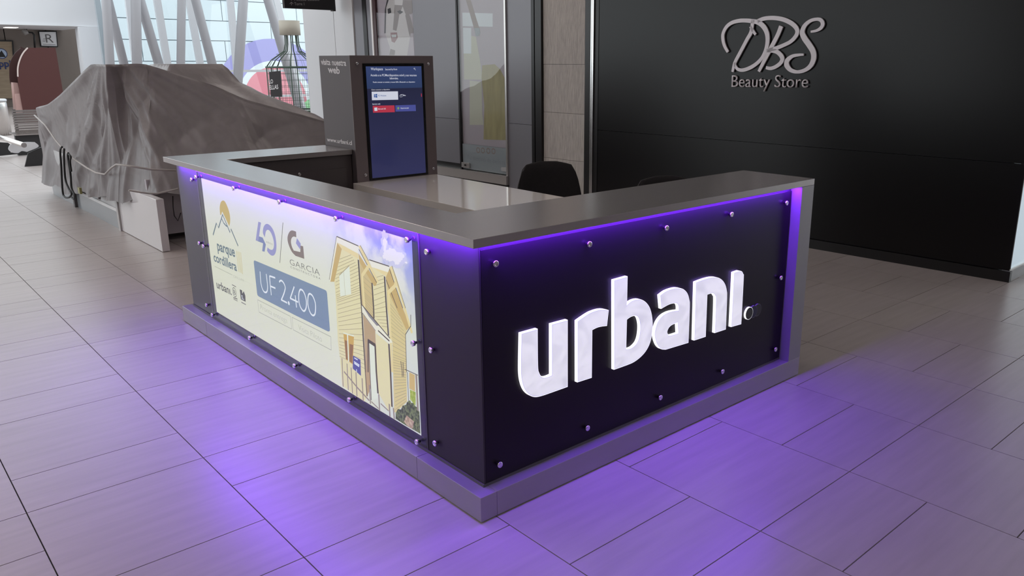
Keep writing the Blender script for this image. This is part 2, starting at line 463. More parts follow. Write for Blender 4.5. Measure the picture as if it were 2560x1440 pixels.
shape('poster_print', WALL, [q6((490,550),(600,545),(610,640),(560,720),(510,700))], M_f4, fp, -.021)
shape('poster_print', WALL, [q6((505,585),(590,580),(590,625),(515,630))], M_f5, fp, -.0207)
shape('poster_print', WALL, [q6((490,820),(570,850),(560,930),(470,930))], M_f2, fp, -.021)
shape('poster_print', WALL, [q6((830,560),(925,560),(925,935),(770,935))], M_f0, fp, -.021)

# ---- return shop window at the near corner of the wall
RET = Frame(WP(0, 0, 0), (1,0,0), (0,-1,0))
M_glowpane = mat('pale_blue_glowing_pane', (.60,.68,.74), .25, emit=(.50,.62,.70), estr=.55)  # pane glows in place of the lit shop interior behind it
wret = struct(thing('window_2', 'tall pale shop window, pane made to glow, on a low white kerb', 'window')); del wret['category']
fboxo('pane', RET, .012, 4.0, .092, 4.2, -.02, -.008, M_glowpane, wret)
fboxo('window_sill', RET, .002, 4.0, .0, .082, -.05, .0, mat('white_kerb', (.50,.51,.53), .35), wret)
fboxo('window_frame', RET, .002, 4.0, .082, .094, -.05, .004, M_alu, wret)
fboxo('window_frame', RET, .0, .012, .094, 4.2, -.03, .004, M_black, wret)
for k in range(1, 4): fboxo('mullion', RET, k*1.1, k*1.1+.006, .094, 4.2, -.008, -.005, M_alu, wret)

# ---- metal letters on the black wall
sg = thing('wall_sign', 'brushed silver script initials sign on the black wall', 'sign')
d6 = zz(1760, 20, 6.262)
M_sign = mat('brushed_silver_letters', (.72,.67,.70), .45, .2)
px_m = abs(WALL.px(1900,120)[0]-WALL.px(1901,120)[0])/6.262
W_ = lambda *l: [v*px_m for v in l]
letter_D = [(d6((395,690),(345,600),(318,500),(320,400),(370,300),(450,235),(560,203),(660,197),(760,205),(870,228),(950,290),(1000,380),(1015,480),(1005,590),(975,690),(920,790),(830,880),(720,945),(620,972),(545,955),(508,900),(503,850)), W_(40,46,50,50,50,50,52,52,55,62,66,64,60,56,52,48,50,52,48,42,36,30)),
            (d6((785,185),(772,290),(752,390),(690,500),(600,670),(520,820),(492,890),(466,1000)), W_(50,52,55,52,50,50,48,36)),
            (d6((745,290),(790,365),(828,418)), W_(36,40,34))]
letter_B = [(d6((1228,285),(1170,430),(1060,640),(960,830),(877,995)), W_(62,58,60,55,40)),
            (d6((858,205),(960,168),(1100,157),(1250,178),(1380,235),(1458,305),(1480,375),(1450,450),(1370,530),(1250,590),(1130,635),(1000,668)), W_(46,52,54,56,58,58,56,54,50,50,52,44)),
            (d6((1000,668),(1130,675),(1205,720),(1245,790),(1218,860),(1140,920),(1060,945),(990,933)), W_(44,54,58,60,54,50,46,40))]
letter_S = [(d6((1690,372),(1780,355),(1850,312),(1877,250),(1850,192),(1780,177),(1680,205),(1595,280),(1557,380),(1590,470),(1660,570),(1725,680),(1735,790),(1690,900),(1600,972),(1480,1000),(1375,970),(1315,895),(1325,820),(1400,757),(1500,735),(1580,730)), W_(26,34,46,52,46,40,44,56,68,74,74,74,72,62,50,42,54,72,66,46,36,26))]
for nm, st in (('letter_d', letter_D), ('letter_b', letter_B), ('letter_s', letter_S)):
    o = ribbons('script_letter', WALL, st, M_sign, sg, .008, .014)
text('lettering', 'Beauty Store', WALL, d6((447,1237))[0], d6((1640,1247))[0], d6((447,1052))[0], M_sign, sg, .008, .012, bold=-.006)

# ---- glazed front with slanted tubes at the back
FAC = 16.0
wb = struct(thing('window_3', 'tall glazed front with slanted white frames and steel tubes', 'window')); del wb['category']
M_mull = mat('white_mullion', (.62,.63,.66), .4); M_tube = mat('white_steel_tube', (.42,.42,.45), .35)
boxo('pane', (2.9, 11, FAC+.02, FAC+.03, 0, 7.0), M_glass, wb)
def pxline(a, b, y, z0, z1):
    p, q = at(*a, 1, y), at(*b, 1, y); d = q-p
    f = lambda z: tuple(p+d*((z-p[2])/d[2]))
    return f(z0), f(z1)
for a, b, wpx in (((392,0),(418,157),14),((472,0),(500,160),14),((575,0),(592,180),14),((690,0),(707,70),15),((318,0),(336,157),9),((800,0),(812,70),15)):
    p, q = pxline(a, b, FAC-.03, 0, 7.0)
    bm = bmesh.new(); h = wpx*.0047
    v = [bm.verts.new((x+s*h, y+t, z)) for x, y, z, t in ((*p,-.05),(*p,.03),(*q,.03),(*q,-.05)) for s in (-1,1)]
    for f in ((0,1,3,2),(2,3,5,4),(4,5,7,6),(6,7,1,0),(0,2,4,6),(1,7,5,3)): bm.faces.new([v[i] for i in f])
    bmesh.ops.recalc_face_normals(bm, faces=bm.faces)
    obj('mullion', bm, M_mull, wb)
for v in (177, 241):
    z = at(660, v, 1, FAC)[2]
    boxo('transom', (2.9, 11, FAC-.07, FAC+.0, z-.025, z+.025), M_mull, wb)
TUB = 15.0
for i, (a, b, wpx) in enumerate((((265,0),(275,160),18),((270,0),(310,160),18),((339,0),(343,160),20),((350,0),(400,170),20),((454,0),(452,160),18),((489,0),(530,158),20),((608,0),(594,210),22),((670,0),(755,290),22))):
    p, q = pxline(a, b, TUB+(.0 if i % 2 == 0 else .25), 0, 6.5)
    o = tubeo('steel_tube', [p, q], wpx*.0043, M_tube, None, 20)
    names = ['upright white steel tube at left end of the glazing','leaning white steel tube meeting the leftmost upright tube','second upright white steel tube from the left','leaning white steel tube left of the first tarp hump gap','third upright white steel tube above the rear tarp hump','leaning white steel tube above the rear tarp hump','upright white steel tube in front of the purple ring','long leaning white steel tube behind the wire bottle']
    tag(o, names[i], 'column', 'steel tubes of the glazed front')

# ---- building across the street, seen through the glazing
ext = struct(boxo('wall_outside', (5.0, 29, 24.05, 24.6, 0, 7.5), mat('outside_joint', (.30,.33,.36), .7)), 'pale panelled building outside the glazing')
M_ext = mat('pale_outside_panel', (.68,.74,.77), .5, noise=((.5,.5,.8),.06))
zj = [at(300, v, 1, 24)[2] for v in (153, 98, 44)]
rows = [0, zj[0]-.6, zj[0], zj[1], zj[2], zj[2]+.6, zj[2]+1.2, zj[2]+1.8, 7.5]
for r0, r1 in zip(rows, rows[1:]):
    for k in range(-1, 10):
        x0 = 5.0+k*2.4+(0 if rows.index(r0) % 2 else .9)
        boxo('panel', (max(5.0, x0+.012), max(5.01, x0+2.388), 24.0, 24.05, r0+.012, r1-.012), M_ext, ext)
mu = thing('mural_disc', 'big round purple and red emblem on the building outside', 'mural')
M_mp = mat('mural_purple', (.36,.33,.66), .6); M_mr = mat('mural_red', (.78,.25,.30), .6); M_mg = mat('mural_green', (.30,.62,.30), .6); M_mw = mat('mural_white', (.80,.84,.86), .6)
cx, _, cz = at(690, 250, 1, 24.0); rad = lambda vpx: abs(at(690, vpx, 1, 24)[2]-cz)
EXT = Frame((0, 24.0, 0), (1,0,0), (0,-1,0))
circ = lambda x, z, r, n=48: [(x+r*math.cos(t), z+r*math.sin(t)) for t in np.linspace(0, 2*math.pi, n, endpoint=False)]
shape('outer_ring', EXT, [circ(cx,cz,rad(97)), circ(cx,cz,rad(152))], M_mp, mu, .004, .02, px=False)
shape('white_ring', EXT, [circ(cx,cz,rad(152)), circ(cx,cz,rad(167))], M_mw, mu, .004, .02, px=False)
shape('inner_disc', EXT, [circ(cx,cz,rad(167))], M_mr, mu, .004, .02, px=False)
gx, _, gz = at(790, 292, 1, 24.0)
shape('green_disc', EXT, [circ(gx,gz,.62)], M_mg, mu, .03, .02, px=False)

# ---- far left: soffit, pillar, store wall
FY = 26.0
def yz(u, v, y): p = at(u, v, 1, y); return p[0], p[2]
x1, zs = yz(250, 65, FY)
so = struct(boxo('ceiling_soffit', (-12, x1, FY, FY+6, zs, zs+2.4), mat('white_soffit', (.66,.65,.67), .6)), 'white boxed soffit over the far shops')
so.name = 'ceiling'
sp_ = boxo('lip', (-12, x1, FY-.05, FY, zs-.03, zs+.01), mat('white_soffit_lip', (.7,.7,.72), .5), so)
for u, v in ((3,75),(27,69)):
    a = at(u, v, 2, zs-.005)
    bm = bmesh.new(); box(bm, a[0]-.16, a[0]+.16, a[1]-.25, a[1]+.25, zs-.012, zs-.001)
    o = obj('ceiling_lamp', bm, mat('lamp_panel', (1,1,1), .5, emit=(1,.92,.82), estr=4)); tag(o, 'small lit ceiling lamp at the '+('photo edge' if u < 10 else 'soffit, right of its twin'), 'lamp', 'recessed lamps under the soffit')
PIL = Frame((0, FY-.1, 0), (1,0,0), (0,-1,0))
pl = struct(shape('wall_far_pillar', PIL, [[(195,67),(262,67),(280,230),(228,420),(214,215)]], mat('white_pillar', (.72,.72,.75), .45), None, -.4, .5), 'white slanted pillar beside the glazing')
M_cw = mat('brown_concrete', (.20,.165,.145), .8, noise=((1.2,1.2,.5),.25), bump=.2)
wl = struct(boxo('wall_far', (-12, 7.5, 31.0, 31.3, 0, 4.2), mat('dark_gap', (.05,.042,.038), .8)), 'brown concrete wall of the far shops')
for k in range(16):
    boxo('panel', (-11.9+k*1.2, -11.9+k*1.2+1.17, 30.95, 31.0, .0, 4.1), M_cw, wl)
STO = Frame((0, 30.9, 0), (1,0,0), (0,-1,0))
# shop sign board
sb = thing('shop_board', 'wooden shop board with round mountain badge at photo edge', 'sign')
M_wood = mat('shop_board_wood', (.34,.26,.18), .7, noise=((3,3,30),.35))
shape('board', STO, [[(-60,105),(29,103),(42,246),(-60,246)]], M_wood, sb, 0, .04)
shape('frame', STO, [[(-60,99),(32,101),(44,248),(38,248),(29,104),(-60,103)]], M_black, sb, .0, .06)
M_blue = mat('sign_navy', (.02,.04,.15), .5); M_lblue = mat('sign_paleblue', (.45,.55,.72), .5)
ctr = STO.px(3, 134)
rr = abs(STO.px(18,134)[0]-ctr[0])
shape('badge', STO, [circ(*ctr, rr)], M_blue, sb, .04, .01, px=False)
shape('badge_sky', STO, [circ(*ctr, rr*.86)], M_lblue, sb, .05, .005, px=False)
shape('badge_mountain', STO, [[(-9,143),(3,126),(14,143)]], M_black, sb, .055, .005)
text('lettering', 'ppi', STO, (-2,167), (28,167), (-2,151), M_blue, sb, .045, .01, bold=.02)
# white board with R
rb = thing('running_shop_sign', 'small white square sign with outlined speeding letter', 'sign')
q1 = zz(0, 0, 5.333)
shape('board', STO, [q1((515,425),(740,425),(760,618),(545,612))], M_white, rb, .02, .05)
shape('frame', STO, [q1((505,415),(748,415),(768,628),(535,622)), q1((517,427),(738,427),(757,616),(547,610))], M_black, rb, .0, .08)
M_grl = mat('sign_grey', (.16,.15,.15), .5)
text('lettering', 'R', STO, q1((610,568))[0], q1((712,568))[0], q1((620,458))[0], M_grl, rb, .072, bold=.0)
mpx = abs(STO.px(1,100)[0]-STO.px(0,100)[0])
ribbons('speed_lines', STO, [(q1((570,517),(605,517)), 1.2*mpx), (q1((562,535),(600,535)), 1.2*mpx), (q1((562,552),(598,552)), 1.2*mpx), (q1((565,592),(735,596)), 1.4*mpx)], M_grl, rb, .072)
cc = thing('spotlight', 'small spotlight on a bent pipe below the far soffit', 'lamp')
pp = lambda *l: [tuple(at(*q, 1, 30.5)) for q in l]
tubeo('pipe', pp(*q1((350,385),(340,425),(430,435),(455,465),(465,640))), .03, M_black, cc)
tubeo('lamp_head', pp(*q1((310,440),(360,415))), .09, mat('lamp_grey', (.3,.28,.27), .4), cc, 12)

# ---- ceiling and the rest of the hall (outside the picture, lights the place)
M_ceil = mat('white_ceiling', (.78,.76,.75), .8)
struct(boxo('ceiling', (-12, 14, -9, 9.9, 4.2, 4.35), M_ceil), 'flat white mall ceiling')
M_fill_lamp = mat('added_light_panel', (1,1,1), .5, emit=(1.0,.90,.83), estr=LAMP_STRENGTH)
M_lampf = mat('lamp_trim', (.7,.7,.7), .5)
k = 0
for lx, ly in [(a, b) for a in (-6.5, -3.2) for b in (-6.0, -2.8, .4, 3.6, 6.8)]+[(.8, -4.2), (3.8, -4.2), (1.0, 2.2), (-.9, 5.6), (-.9, 7.8)]+[(3.4, b) for b in (4.6, 6.8, 9.0)]:  # unseen panels, placed to brighten the floor, desk and store front
    if True:
        t = thing('added_ceiling_light', 'added square light panel in the unseen mall ceiling', 'lamp', group='added ceiling light panels')
        boxo('frame', (lx-.34, lx+.34, ly-.34, ly+.34, 4.185, 4.2), M_lampf, t)
        boxo('diffuser', (lx-.30, lx+.30, ly-.30, ly+.30, 4.178, 4.186), M_fill_lamp, t)
M_hall = mat('hall_wall', (.11,.095,.095), .7)
struct(boxo('wall_left', (-12.2, -12, -9, 4.5, 0, 4.2), M_hall), 'plain mall wall on the left')
struct(boxo('wall_front', (-12, 14, -9.2, -9, 0, 4.2), M_hall), 'plain mall wall behind the viewer')

# ================================================================== KIOSK COUNTER
H, WX, LY, HP, T = .9975, 2.004, 2.9965, .0973, .0295
BX = .063                                              # set-back of the body behind the counter edge
kc = thing('reception_counter', 'grey U-shaped sales counter with purple underglow and lit lettering', 'counter')
# worktop, one continuous slab round three sides
bm = bmesh.new()
pl = [(0,0),(WX,0),(WX,.404),(.221,.404),(.221,2.620),(1.0,2.620),(1.0,LY),(0,LY)]
lo = [bm.verts.new((x,y,H-T)) for x,y in pl]; hi = [bm.verts.new((x,y,H)) for x,y in pl]
bm.faces.new(hi); bm.faces.new(lo[::-1])
for i in range(len(pl)): bm.faces.new((lo[i], lo[(i+1)%len(pl)], hi[(i+1)%len(pl)], hi[i]))
bmesh.ops.recalc_face_normals(bm, faces=bm.faces)
bmesh.ops.bevel(bm, geom=[e for e in bm.edges], offset=.0012, segments=1, affect='EDGES')
ct = obj('counter_top', bm, M_slab, kc)
# plinth boards with butt joints
def plinth(x0,x1,y0,y1): return boxo('plinth_board', (x0,x1,y0,y1,.004,HP), M_plinth, kc, .001)
yj1, yj2 = at(1043,1180,0,0.0)[1], at(517,830,0,0.0)[1]
plinth(0, .07, yj1+.0008, yj2-.0008); plinth(0, .07, yj2+.0008, LY); plinth(0, .07, 0, yj1-.0008)
plinth(.0708, WX-.001, 0, .07)
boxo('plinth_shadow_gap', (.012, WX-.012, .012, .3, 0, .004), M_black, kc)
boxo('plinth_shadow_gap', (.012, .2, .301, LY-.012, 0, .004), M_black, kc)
# carcass
boxo('front_body', (BX, 1.9, BX, .385, HP, H-T), M_body, kc)
boxo('side_body', (BX, .205, .3855, LY-.04, HP, H-T), M_body, kc)
boxo('back_body', (.2055, 1.0, 2.64, LY-.04, .02, H-T), M_dark, kc)
boxo('end_panel', (1.9, WX, 0.0, .395, HP, H-T-.0005), M_side, kc, .001)
# skirting strip above the plinth
boxo('skirting', (.050, .0625, .050, LY-.042, HP+.0002, HP+.011), M_skirt, kc)
boxo('skirting', (.063, 1.895, .050, .0625, HP+.0002, HP+.011), M_skirt, kc)
# cladding sheets
ZT = H-T-.001; ZB = HP+.0125
boxo('cladding_sheet', (.055, .0625, .050, .398, ZB, ZT), M_graphite, kc, .0006)
boxo('cladding_sheet', (.055, .0625, 2.628, LY-.041, ZB, ZT), mat('graphite_panel_far', (.075,.07,.076), .36), kc, .0006)
lb = boxo('light_box_back', (.0585, .0629, .404, 2.622, ZB, ZT), mat('light_box_silver', (.060,.055,.066), .6, spec=.15), kc)
boxo('joint_strip', (.052, .0625, .3985, .4035, ZB, ZT), M_skirt, kc)
boxo('joint_strip', (.057, .0625, 2.6225, 2.6275, ZB, ZT), M_black, kc)
fs = boxo('lettered_sheet', (.0635, 1.893, .050, .0565, ZB, .945), M_blackacr, kc, .0006)
boxo('upper_strip', (.0635, 1.897, .057, .0625, .93, ZT), mat('upper_strip_grey', (.040,.036,.044), .6, spec=.15), kc)
# stand-off bolts
def bolt_mesh(axis):
    bm = bmesh.new()
    lathe(bm, [(.0055,0),(.0055,-.009),(.0105,-.009),(.0112,-.0102),(.0112,-.0180),(.0100,-.0192),(.0060,-.0196),(.0055,-.0190)], (0,0,0), 18, axis)
    me = bpy.data.meshes.new('stand_off_bolt'); bm.to_mesh(me); bm.free(); me.materials.append(M_chrome); return me
bx_, by_ = bolt_mesh('X'), bolt_mesh('Y')
for y in (2.683, .332):
    for z in (.894, .532, .165): link(bpy.data.objects.new('stand_off_bolt', bx_), kc).location = (.056, y, z)
for x in (.113,.542,.971,1.403,1.834):
    for z in (.895,.169): link(bpy.data.objects.new('stand_off_bolt', by_), kc).location = (x, .051, z)
link(bpy.data.objects.new('stand_off_bolt', by_), kc).location = (1.834, .051, .533)
for y in (2.590, 2.055, 1.519, .982, .449):
    for z in (.918,.128): link(bpy.data.objects.new('stand_off_bolt', bx_), kc).location = (.0505, y, z)
for y in (2.602, .442): link(bpy.data.objects.new('stand_off_bolt', bx_), kc).location = (.0505, y, .530)
# led strips tucked under the worktop edge
M_led = mat('purple_led', (0,0,0), .5, emit=(.19,.028,1.0), estr=LED_STRENGTH)
def led(x0, x1, y0, y1):
    z = H-T-.0012
    bm = bmesh.new(); bm.faces.new([bm.verts.new(p) for p in ((x0,y0,z),(x0,y1,z),(x1,y1,z),(x1,y0,z))]); obj('led_strip', bm, M_led, kc)
led(.006, .048, .050, LY-.10); led(.052, 1.885, .006, .048)

# ---- lit letters
M_lface = mat('lit_letter_face', (.7,.7,.72), .35, emit=(.80,.80,.845), estr=.78, noise=((20,20,20),.05))
def letter_mats():
    m = M_lface; nt = m.node_tree; b = nt.nodes['Principled BSDF']
    nz = nt.nodes.new('ShaderNodeTexNoise'); nz.inputs['Scale'].default_value = 12; nz.inputs['Detail'].default_value = 6; nz.inputs['Distortion'].default_value = 2.5
    rp = nt.nodes.new('ShaderNodeValToRGB'); rp.color_ramp.elements[0].color = (.60,.61,.66,1); rp.color_ramp.elements[1].color = (.80,.80,.85,1)
    rp.color_ramp.elements[0].position = .3; rp.color_ramp.elements[1].position = .6
    nt.links.new(nz.outputs[0], rp.inputs[0]); nt.links.new(rp.outputs[0], b.inputs['Emission Color'])
letter_mats()
M_lrim = mat('lit_letter_rim', (.8,.8,.8), .4, emit=(.97,.97,1.0), estr=1.15)
M_ledge = mat('lit_letter_edge_line', (.3,.3,.4), .5, emit=(.42,.40,.62), estr=1)
u3 = zz(1260, 640, 3.657)
def sm(pts, corners, k=5):
    """smooth an outline but keep the listed points as corners"""
    n = len(pts); out = []
    if not corners: return catmull(pts, k, True)
    cs = sorted(corners)
    for a, b in zip(cs, cs[1:]+[cs[0]+n]):
        seg = [pts[i % n] for i in range(a, b+1)]
        out += [tuple(p) for p in (catmull(seg, k) if len(seg) > 2 else seg)][:-1]
    return out
LET = {
 'u': [sm(u3((162,712),(305,672),(308,1000),(320,1075),(345,1108),(385,1113),(440,1092),(440,628),(580,590),(580,1193),(440,1243),(345,1275),(285,1285),(235,1268),(195,1225),(170,1160),(158,1080),(157,960)), [0,1,6,7,8,9])],
 'r': [sm(u3((675,598),(725,563),(790,522),(860,497),(910,492),(955,500),(940,635),(895,640),(850,652),(805,675),(800,1110),(675,1150)), [0,5,6,9,10,11])],
 'b': [sm(u3((1010,225),(1128,192),(1122,455),(1160,420),(1205,402),(1250,402),(1295,427),(1330,475),(1350,545),(1357,625),(1352,705),(1335,790),(1300,862),(1250,920),(1190,965),(1130,992),(1010,1035)), [0,1,2,16]),
       sm(u3((1122,580),(1160,553),(1200,543),(1228,560),(1243,605),(1247,660),(1240,730),(1220,790),(1180,835),(1140,853),(1115,855)), [0,10])],
 'a': [sm(u3((1430,362),(1480,326),(1540,303),(1590,296),(1640,309),(1675,345),(1692,400),(1697,470),(1685,790),(1480,852),(1440,847),(1410,820),(1390,775),(1380,720),(1388,660),(1410,600),(1450,550),(1500,520),(1550,506),(1598,500),(1597,460),(1585,436),(1560,428),(1510,440),(1440,478)), [0,8,9,19,24]),
       sm(u3((1590,605),(1540,625),(1510,650),(1493,685),(1493,710),(1505,727),(1530,728),(1595,708)), [0,7])],
 'n': [sm(u3((1757,243),(1830,216),(1900,199),(1950,201),(1990,221),(2020,262),(2035,318),(2038,385),(2027,668),(1930,700),(1940,405),(1932,362),(1915,341),(1890,340),(1858,350),(1843,735),(1742,768)), [0,8,9,14,15,16])],
 'i': [sm(u3((2105,155),(2150,139),(2175,146),(2187,172),(2190,215),(2168,620),(2080,645)), [0,5,6,1])]}
for ch, outl in LET.items():
    D0, D1 = .0075, .0215
    # outlines were read off the front faces, so unproject them at that depth
    pl = [[FRONT.px(*q, D1+.001) for q in o] for o in outl]
    L = shape('letter', FRONT, pl, M_lrim, kc, D0, D1-D0, px=False, offset=.0022)
    shape('letter_outline', FRONT, pl, M_ledge, L, D1+.0004, px=False)
    shape('letter_face', FRONT, pl, M_lface, L, D1+.0008, px=False, offset=-.0022)
# the three overlapping discs of the full stop
dc = [FRONT.px(1260+x/3.657, 640+y/3.657, .02) for x, y in ((2248,526),(2290,512),(2330,497))]
for i, (c, m) in enumerate(zip(dc, (mat('disc_olive', (.030,.036,.020), .4), mat('disc_navy', (.012,.010,.045), .4), mat('disc_grey', (.018,.015,.020), .4)))):
    L = shape('full_stop_disc', FRONT, [circ(*c, .030, 32)], M_lrim if i == 0 else mat('disc_rim_grey', (.20,.19,.22), .4), kc, .0075, .009-.0015*i, px=False)
    shape('disc_face', FRONT, [circ(*c, .0285, 32)], m, L, .0170-.0015*i, px=False)

# ---- back-lit advertising poster
yl, yr, zb, zt = 2.566, .450, .148, .914
def poster_material():
    m = bpy.data.materials.new('backlit_poster_ground'); m.use_nodes = True
    nt = m.node_tree; b = nt.nodes['Principled BSDF']; L = nt.links.new
    b.inputs['Roughness'].default_value = .6; b.inputs['Specular IOR Level'].default_value = .1
    ge = nt.nodes.new('ShaderNodeNewGeometry'); sx = nt.nodes.new('ShaderNodeSeparateXYZ'); L(ge.outputs['Position'], sx.inputs[0])
    def mr(sock, a, b_):
        n = nt.nodes.new('ShaderNodeMapRange'); n.inputs[1].default_value = a; n.inputs[2].default_value = b_; n.interpolation_type = 'SMOOTHSTEP'; L(sock, n.inputs[0]); return n.outputs[0]
    def mixc(f, A, B):
        n = nt.nodes.new('ShaderNodeMix'); n.data_type = 'RGBA'
        if isinstance(A, tuple): n.inputs['A'].default_value = A+(1,)
        else: L(A, n.inputs['A'])
        n.inputs['B'].default_value = B+(1,); L(f, n.inputs['Factor']); return n.outputs['Result']
    def mul(a, b_):
        n = nt.nodes.new('ShaderNodeMath'); n.operation = 'MULTIPLY'; L(a, n.inputs[0]); L(b_, n.inputs[1]); return n.outputs[0]
    cream = srgb(224,229,202)
    c = mixc(mr(sx.outputs[2], .55, .95), cream, srgb(224,228,226))
    sky = mul(mr(sx.outputs[1], 1.25, .55), mr(sx.outputs[2], .48, .95))
    nz = nt.nodes.new('ShaderNodeTexNoise'); nz.inputs['Scale'].default_value = 5.5; nz.inputs['Detail'].default_value = 6; L(ge.outputs['Position'], nz.inputs[0])
    cl = mr(nz.outputs[0], .60, .42)
    c = mixc(mul(sky, cl), c, srgb(112,136,206))
    low = mul(mr(sx.outputs[1], .9, .6), mr(sx.outputs[2], .75, .35))
    c = mixc(low, c, srgb(214,222,212))
    L(c, b.inputs['Emission Color']); b.inputs['Emission Strength'].default_value = .93
    b.inputs['Base Color'].default_value = (.20,.20,.20,1)
    return m
PD = -.0004                                              # print lies just behind the clear sheet
bd = boxo('poster_border', (.0574, .0584, .406, 2.620, .115, .915), mat('navy_border', (.014,.015,.034), .4), kc)
bm = bmesh.new(); fbox(bm, LEFT, -yl, -yr, zb, zt, .0008, .0016)
po = obj('poster', bm, poster_material(), kc)
boxo('clear_sheet', (.0505, .0535, .404, 2.624, .1105, .948), M_acrylic, kc, .0005)
_layer = [0]
def pr(name, outlines, m):
    _layer[0] += 1
    return shape(name, LEFT, outlines, m, po, .0017+_layer[0]*.00002)
def pl_(name, strokes, m, smooth=False):
    _layer[0] += 1
    mm = .0017+_layer[0]*.00002
    return ribbons(name, LEFT, strokes, m, po, mm, smooth=smooth)
def pt(name, body, bl, br, top, m, bold=0., spacing=1.):
    _layer[0] += 1
    return text(name, body, LEFT, bl, br, top, m, po, .0017+_layer[0]*.00002, bold=bold, spacing=spacing)
a1, a2, a3, a4 = zz(500,480,10.286), zz(500,600,7.2), zz(620,540,8), zz(620,640,6)
h5, h6, h7 = zz(810,570,7.2), zz(810,730,7.2), zz(840,880,6)
P_gold = printed('print_gold', 198,176,104); P_slate = printed('print_slate', 92,116,128); P_lav = printed('print_lavender', 150,152,198)
P_lav2 = printed('print_lavender_dark', 122,136,178); P_grey = printed('print_grey', 112,112,108); P_taupe = printed('print_taupe', 132,120,114)
P_box = printed('print_price_blue', 122,144,168); P_white = printed('print_white', 232,240,244); P_dk = printed('print_charcoal', 78,80,80)
P_lt = printed('print_light_grey', 172,176,160); P_gold2 = printed('print_pale_gold', 206,194,132)
pr('sun', [sm(a1((600,218),(560,240),(530,300),(515,400),(520,500),(530,590),(552,590),(577,505),(605,550),(760,880),(780,800),(785,680),(770,560),(730,420),(680,300),(640,235)), [5,6,7,9])], P_gold)
pl_('mountain_outline', [(a1((345,1105),(430,800),(485,920),(590,580),(780,1040),(805,950),(990,1390)), .010), (a1((568,690),(620,800),(680,868),(708,880)), .008)], P_slate)
pt('lettering', 'parque', a2((322,182))[0], a2((640,305))[0], a2((318,62))[0], P_slate, .022)
pt('lettering', 'cordillera', a2((258,375))[0], a2((672,560))[0], a2((252,222))[0], P_slate, .022)
pl_('gold_bars', [(a2((662,195),(705,572)), .006), (a2((690,205),(730,585)), .006), (a2((713,212),(752,598)), .006), (a2((738,222),(774,612)), .006)], P_gold2)
pl_('rule', [(a2((275,475),(592,632)), .0025)], P_lt)
pt('lettering', 'CHILLAN', a2((612,672))[0], a2((795,748))[0], a2((610,630))[0], P_lt, -.01, 1.3)
pt('lettering', 'urbanı.', a2((310,858))[0], a2((580,992))[0], a2((300,722))[0], P_dk, .015)
cB = LEFT.px(*a2((629,940))[0]); rw = LEFT.px(*a2((664,955))[0])[0]-cB[0]
pr('round_badge', [], P_dk) if False else shape('round_badge', LEFT, [circ(*cB, rw, 28), circ(*cB, rw*.86, 28)], P_dk, po, .0025, px=False)
pt('lettering', 'B', a2((612,972))[0], a2((650,990))[0], a2((612,895))[0], P_dk, .0)
for fpq in ((a2((582,802),(654,842)), .005), (a2((606,1035),(680,1063)), .006), (a2((612,1062),(682,1098)), .004), (a2((750,1118),(832,1162)), .005)): pl_('fine_print_line', [fpq], P_grey)
pr('house_badge', [a2((722,885),(762,905),(768,965),(793,920),(822,1000),(828,1112),(742,1065))], P_dk)
pl_('badge_lines', [(a2((750,995),(772,1005)), .004), (a2((752,1020),(780,1033)), .004), (a2((755,1048),(798,1070)), .004)], P_white)
pr('anniversary_four', [a3((215,112),(268,132),(228,405),(162,485))+a3((162,485))], P_lav)
pr('anniversary_four_bar', [a3((226,405),(300,430),(365,570),(340,715),(292,700),(310,545),(162,487),(215,500))], P_lav2)
pr('anniversary_four_leg', [a3((215,112),(268,132),(216,500),(162,485))], P_lav)
pr('anniversary_zero', [sm(a3((345,425),(310,350),(308,280),(325,210),(360,165),(400,158),(450,190),(500,255),(540,350),(565,460),(577,580),(572,680),(550,755),(515,790),(470,785),(420,740),(388,690),(400,625),(430,655),(470,675),(505,665),(525,610),(525,520),(505,430),(475,350),(440,295),(405,275),(370,300),(355,360)), [0,16,17])], P_lav)
pt('lettering', 'AÑOS', a3((372,530))[0], a3((500,585))[0], a3((372,490))[0], P_grey, -.01, 1.25)
pl_('divider', [(a3((708,130),(645,935)), .005)], P_grey)
pr('builder_mark', [sm(a3((970,312),(975,425),(925,410),(890,430),(870,480),(870,540),(890,620),(925,690),(1055,720),(1058,590),(1112,605),(1135,855),(960,795),(890,720),(840,620),(805,510),(800,420),(820,350),(855,300),(900,288)), [0,1,7,8,9,10,11,12])], P_taupe)
pr('builder_mark_accent', [a3((988,440),(1065,555),(1050,665),(968,545))], P_lav)
pt('lettering', 'GARCIA', a3((850,968))[0], a3((1447,1195))[0], a3((850,858))[0], P_grey, -.012, 1.05)
pt('lettering', 'CONSTRUCTORA', a3((860,1035))[0], a3((1458,1272))[0], a3((860,998))[0], P_grey, .0, 1.6)
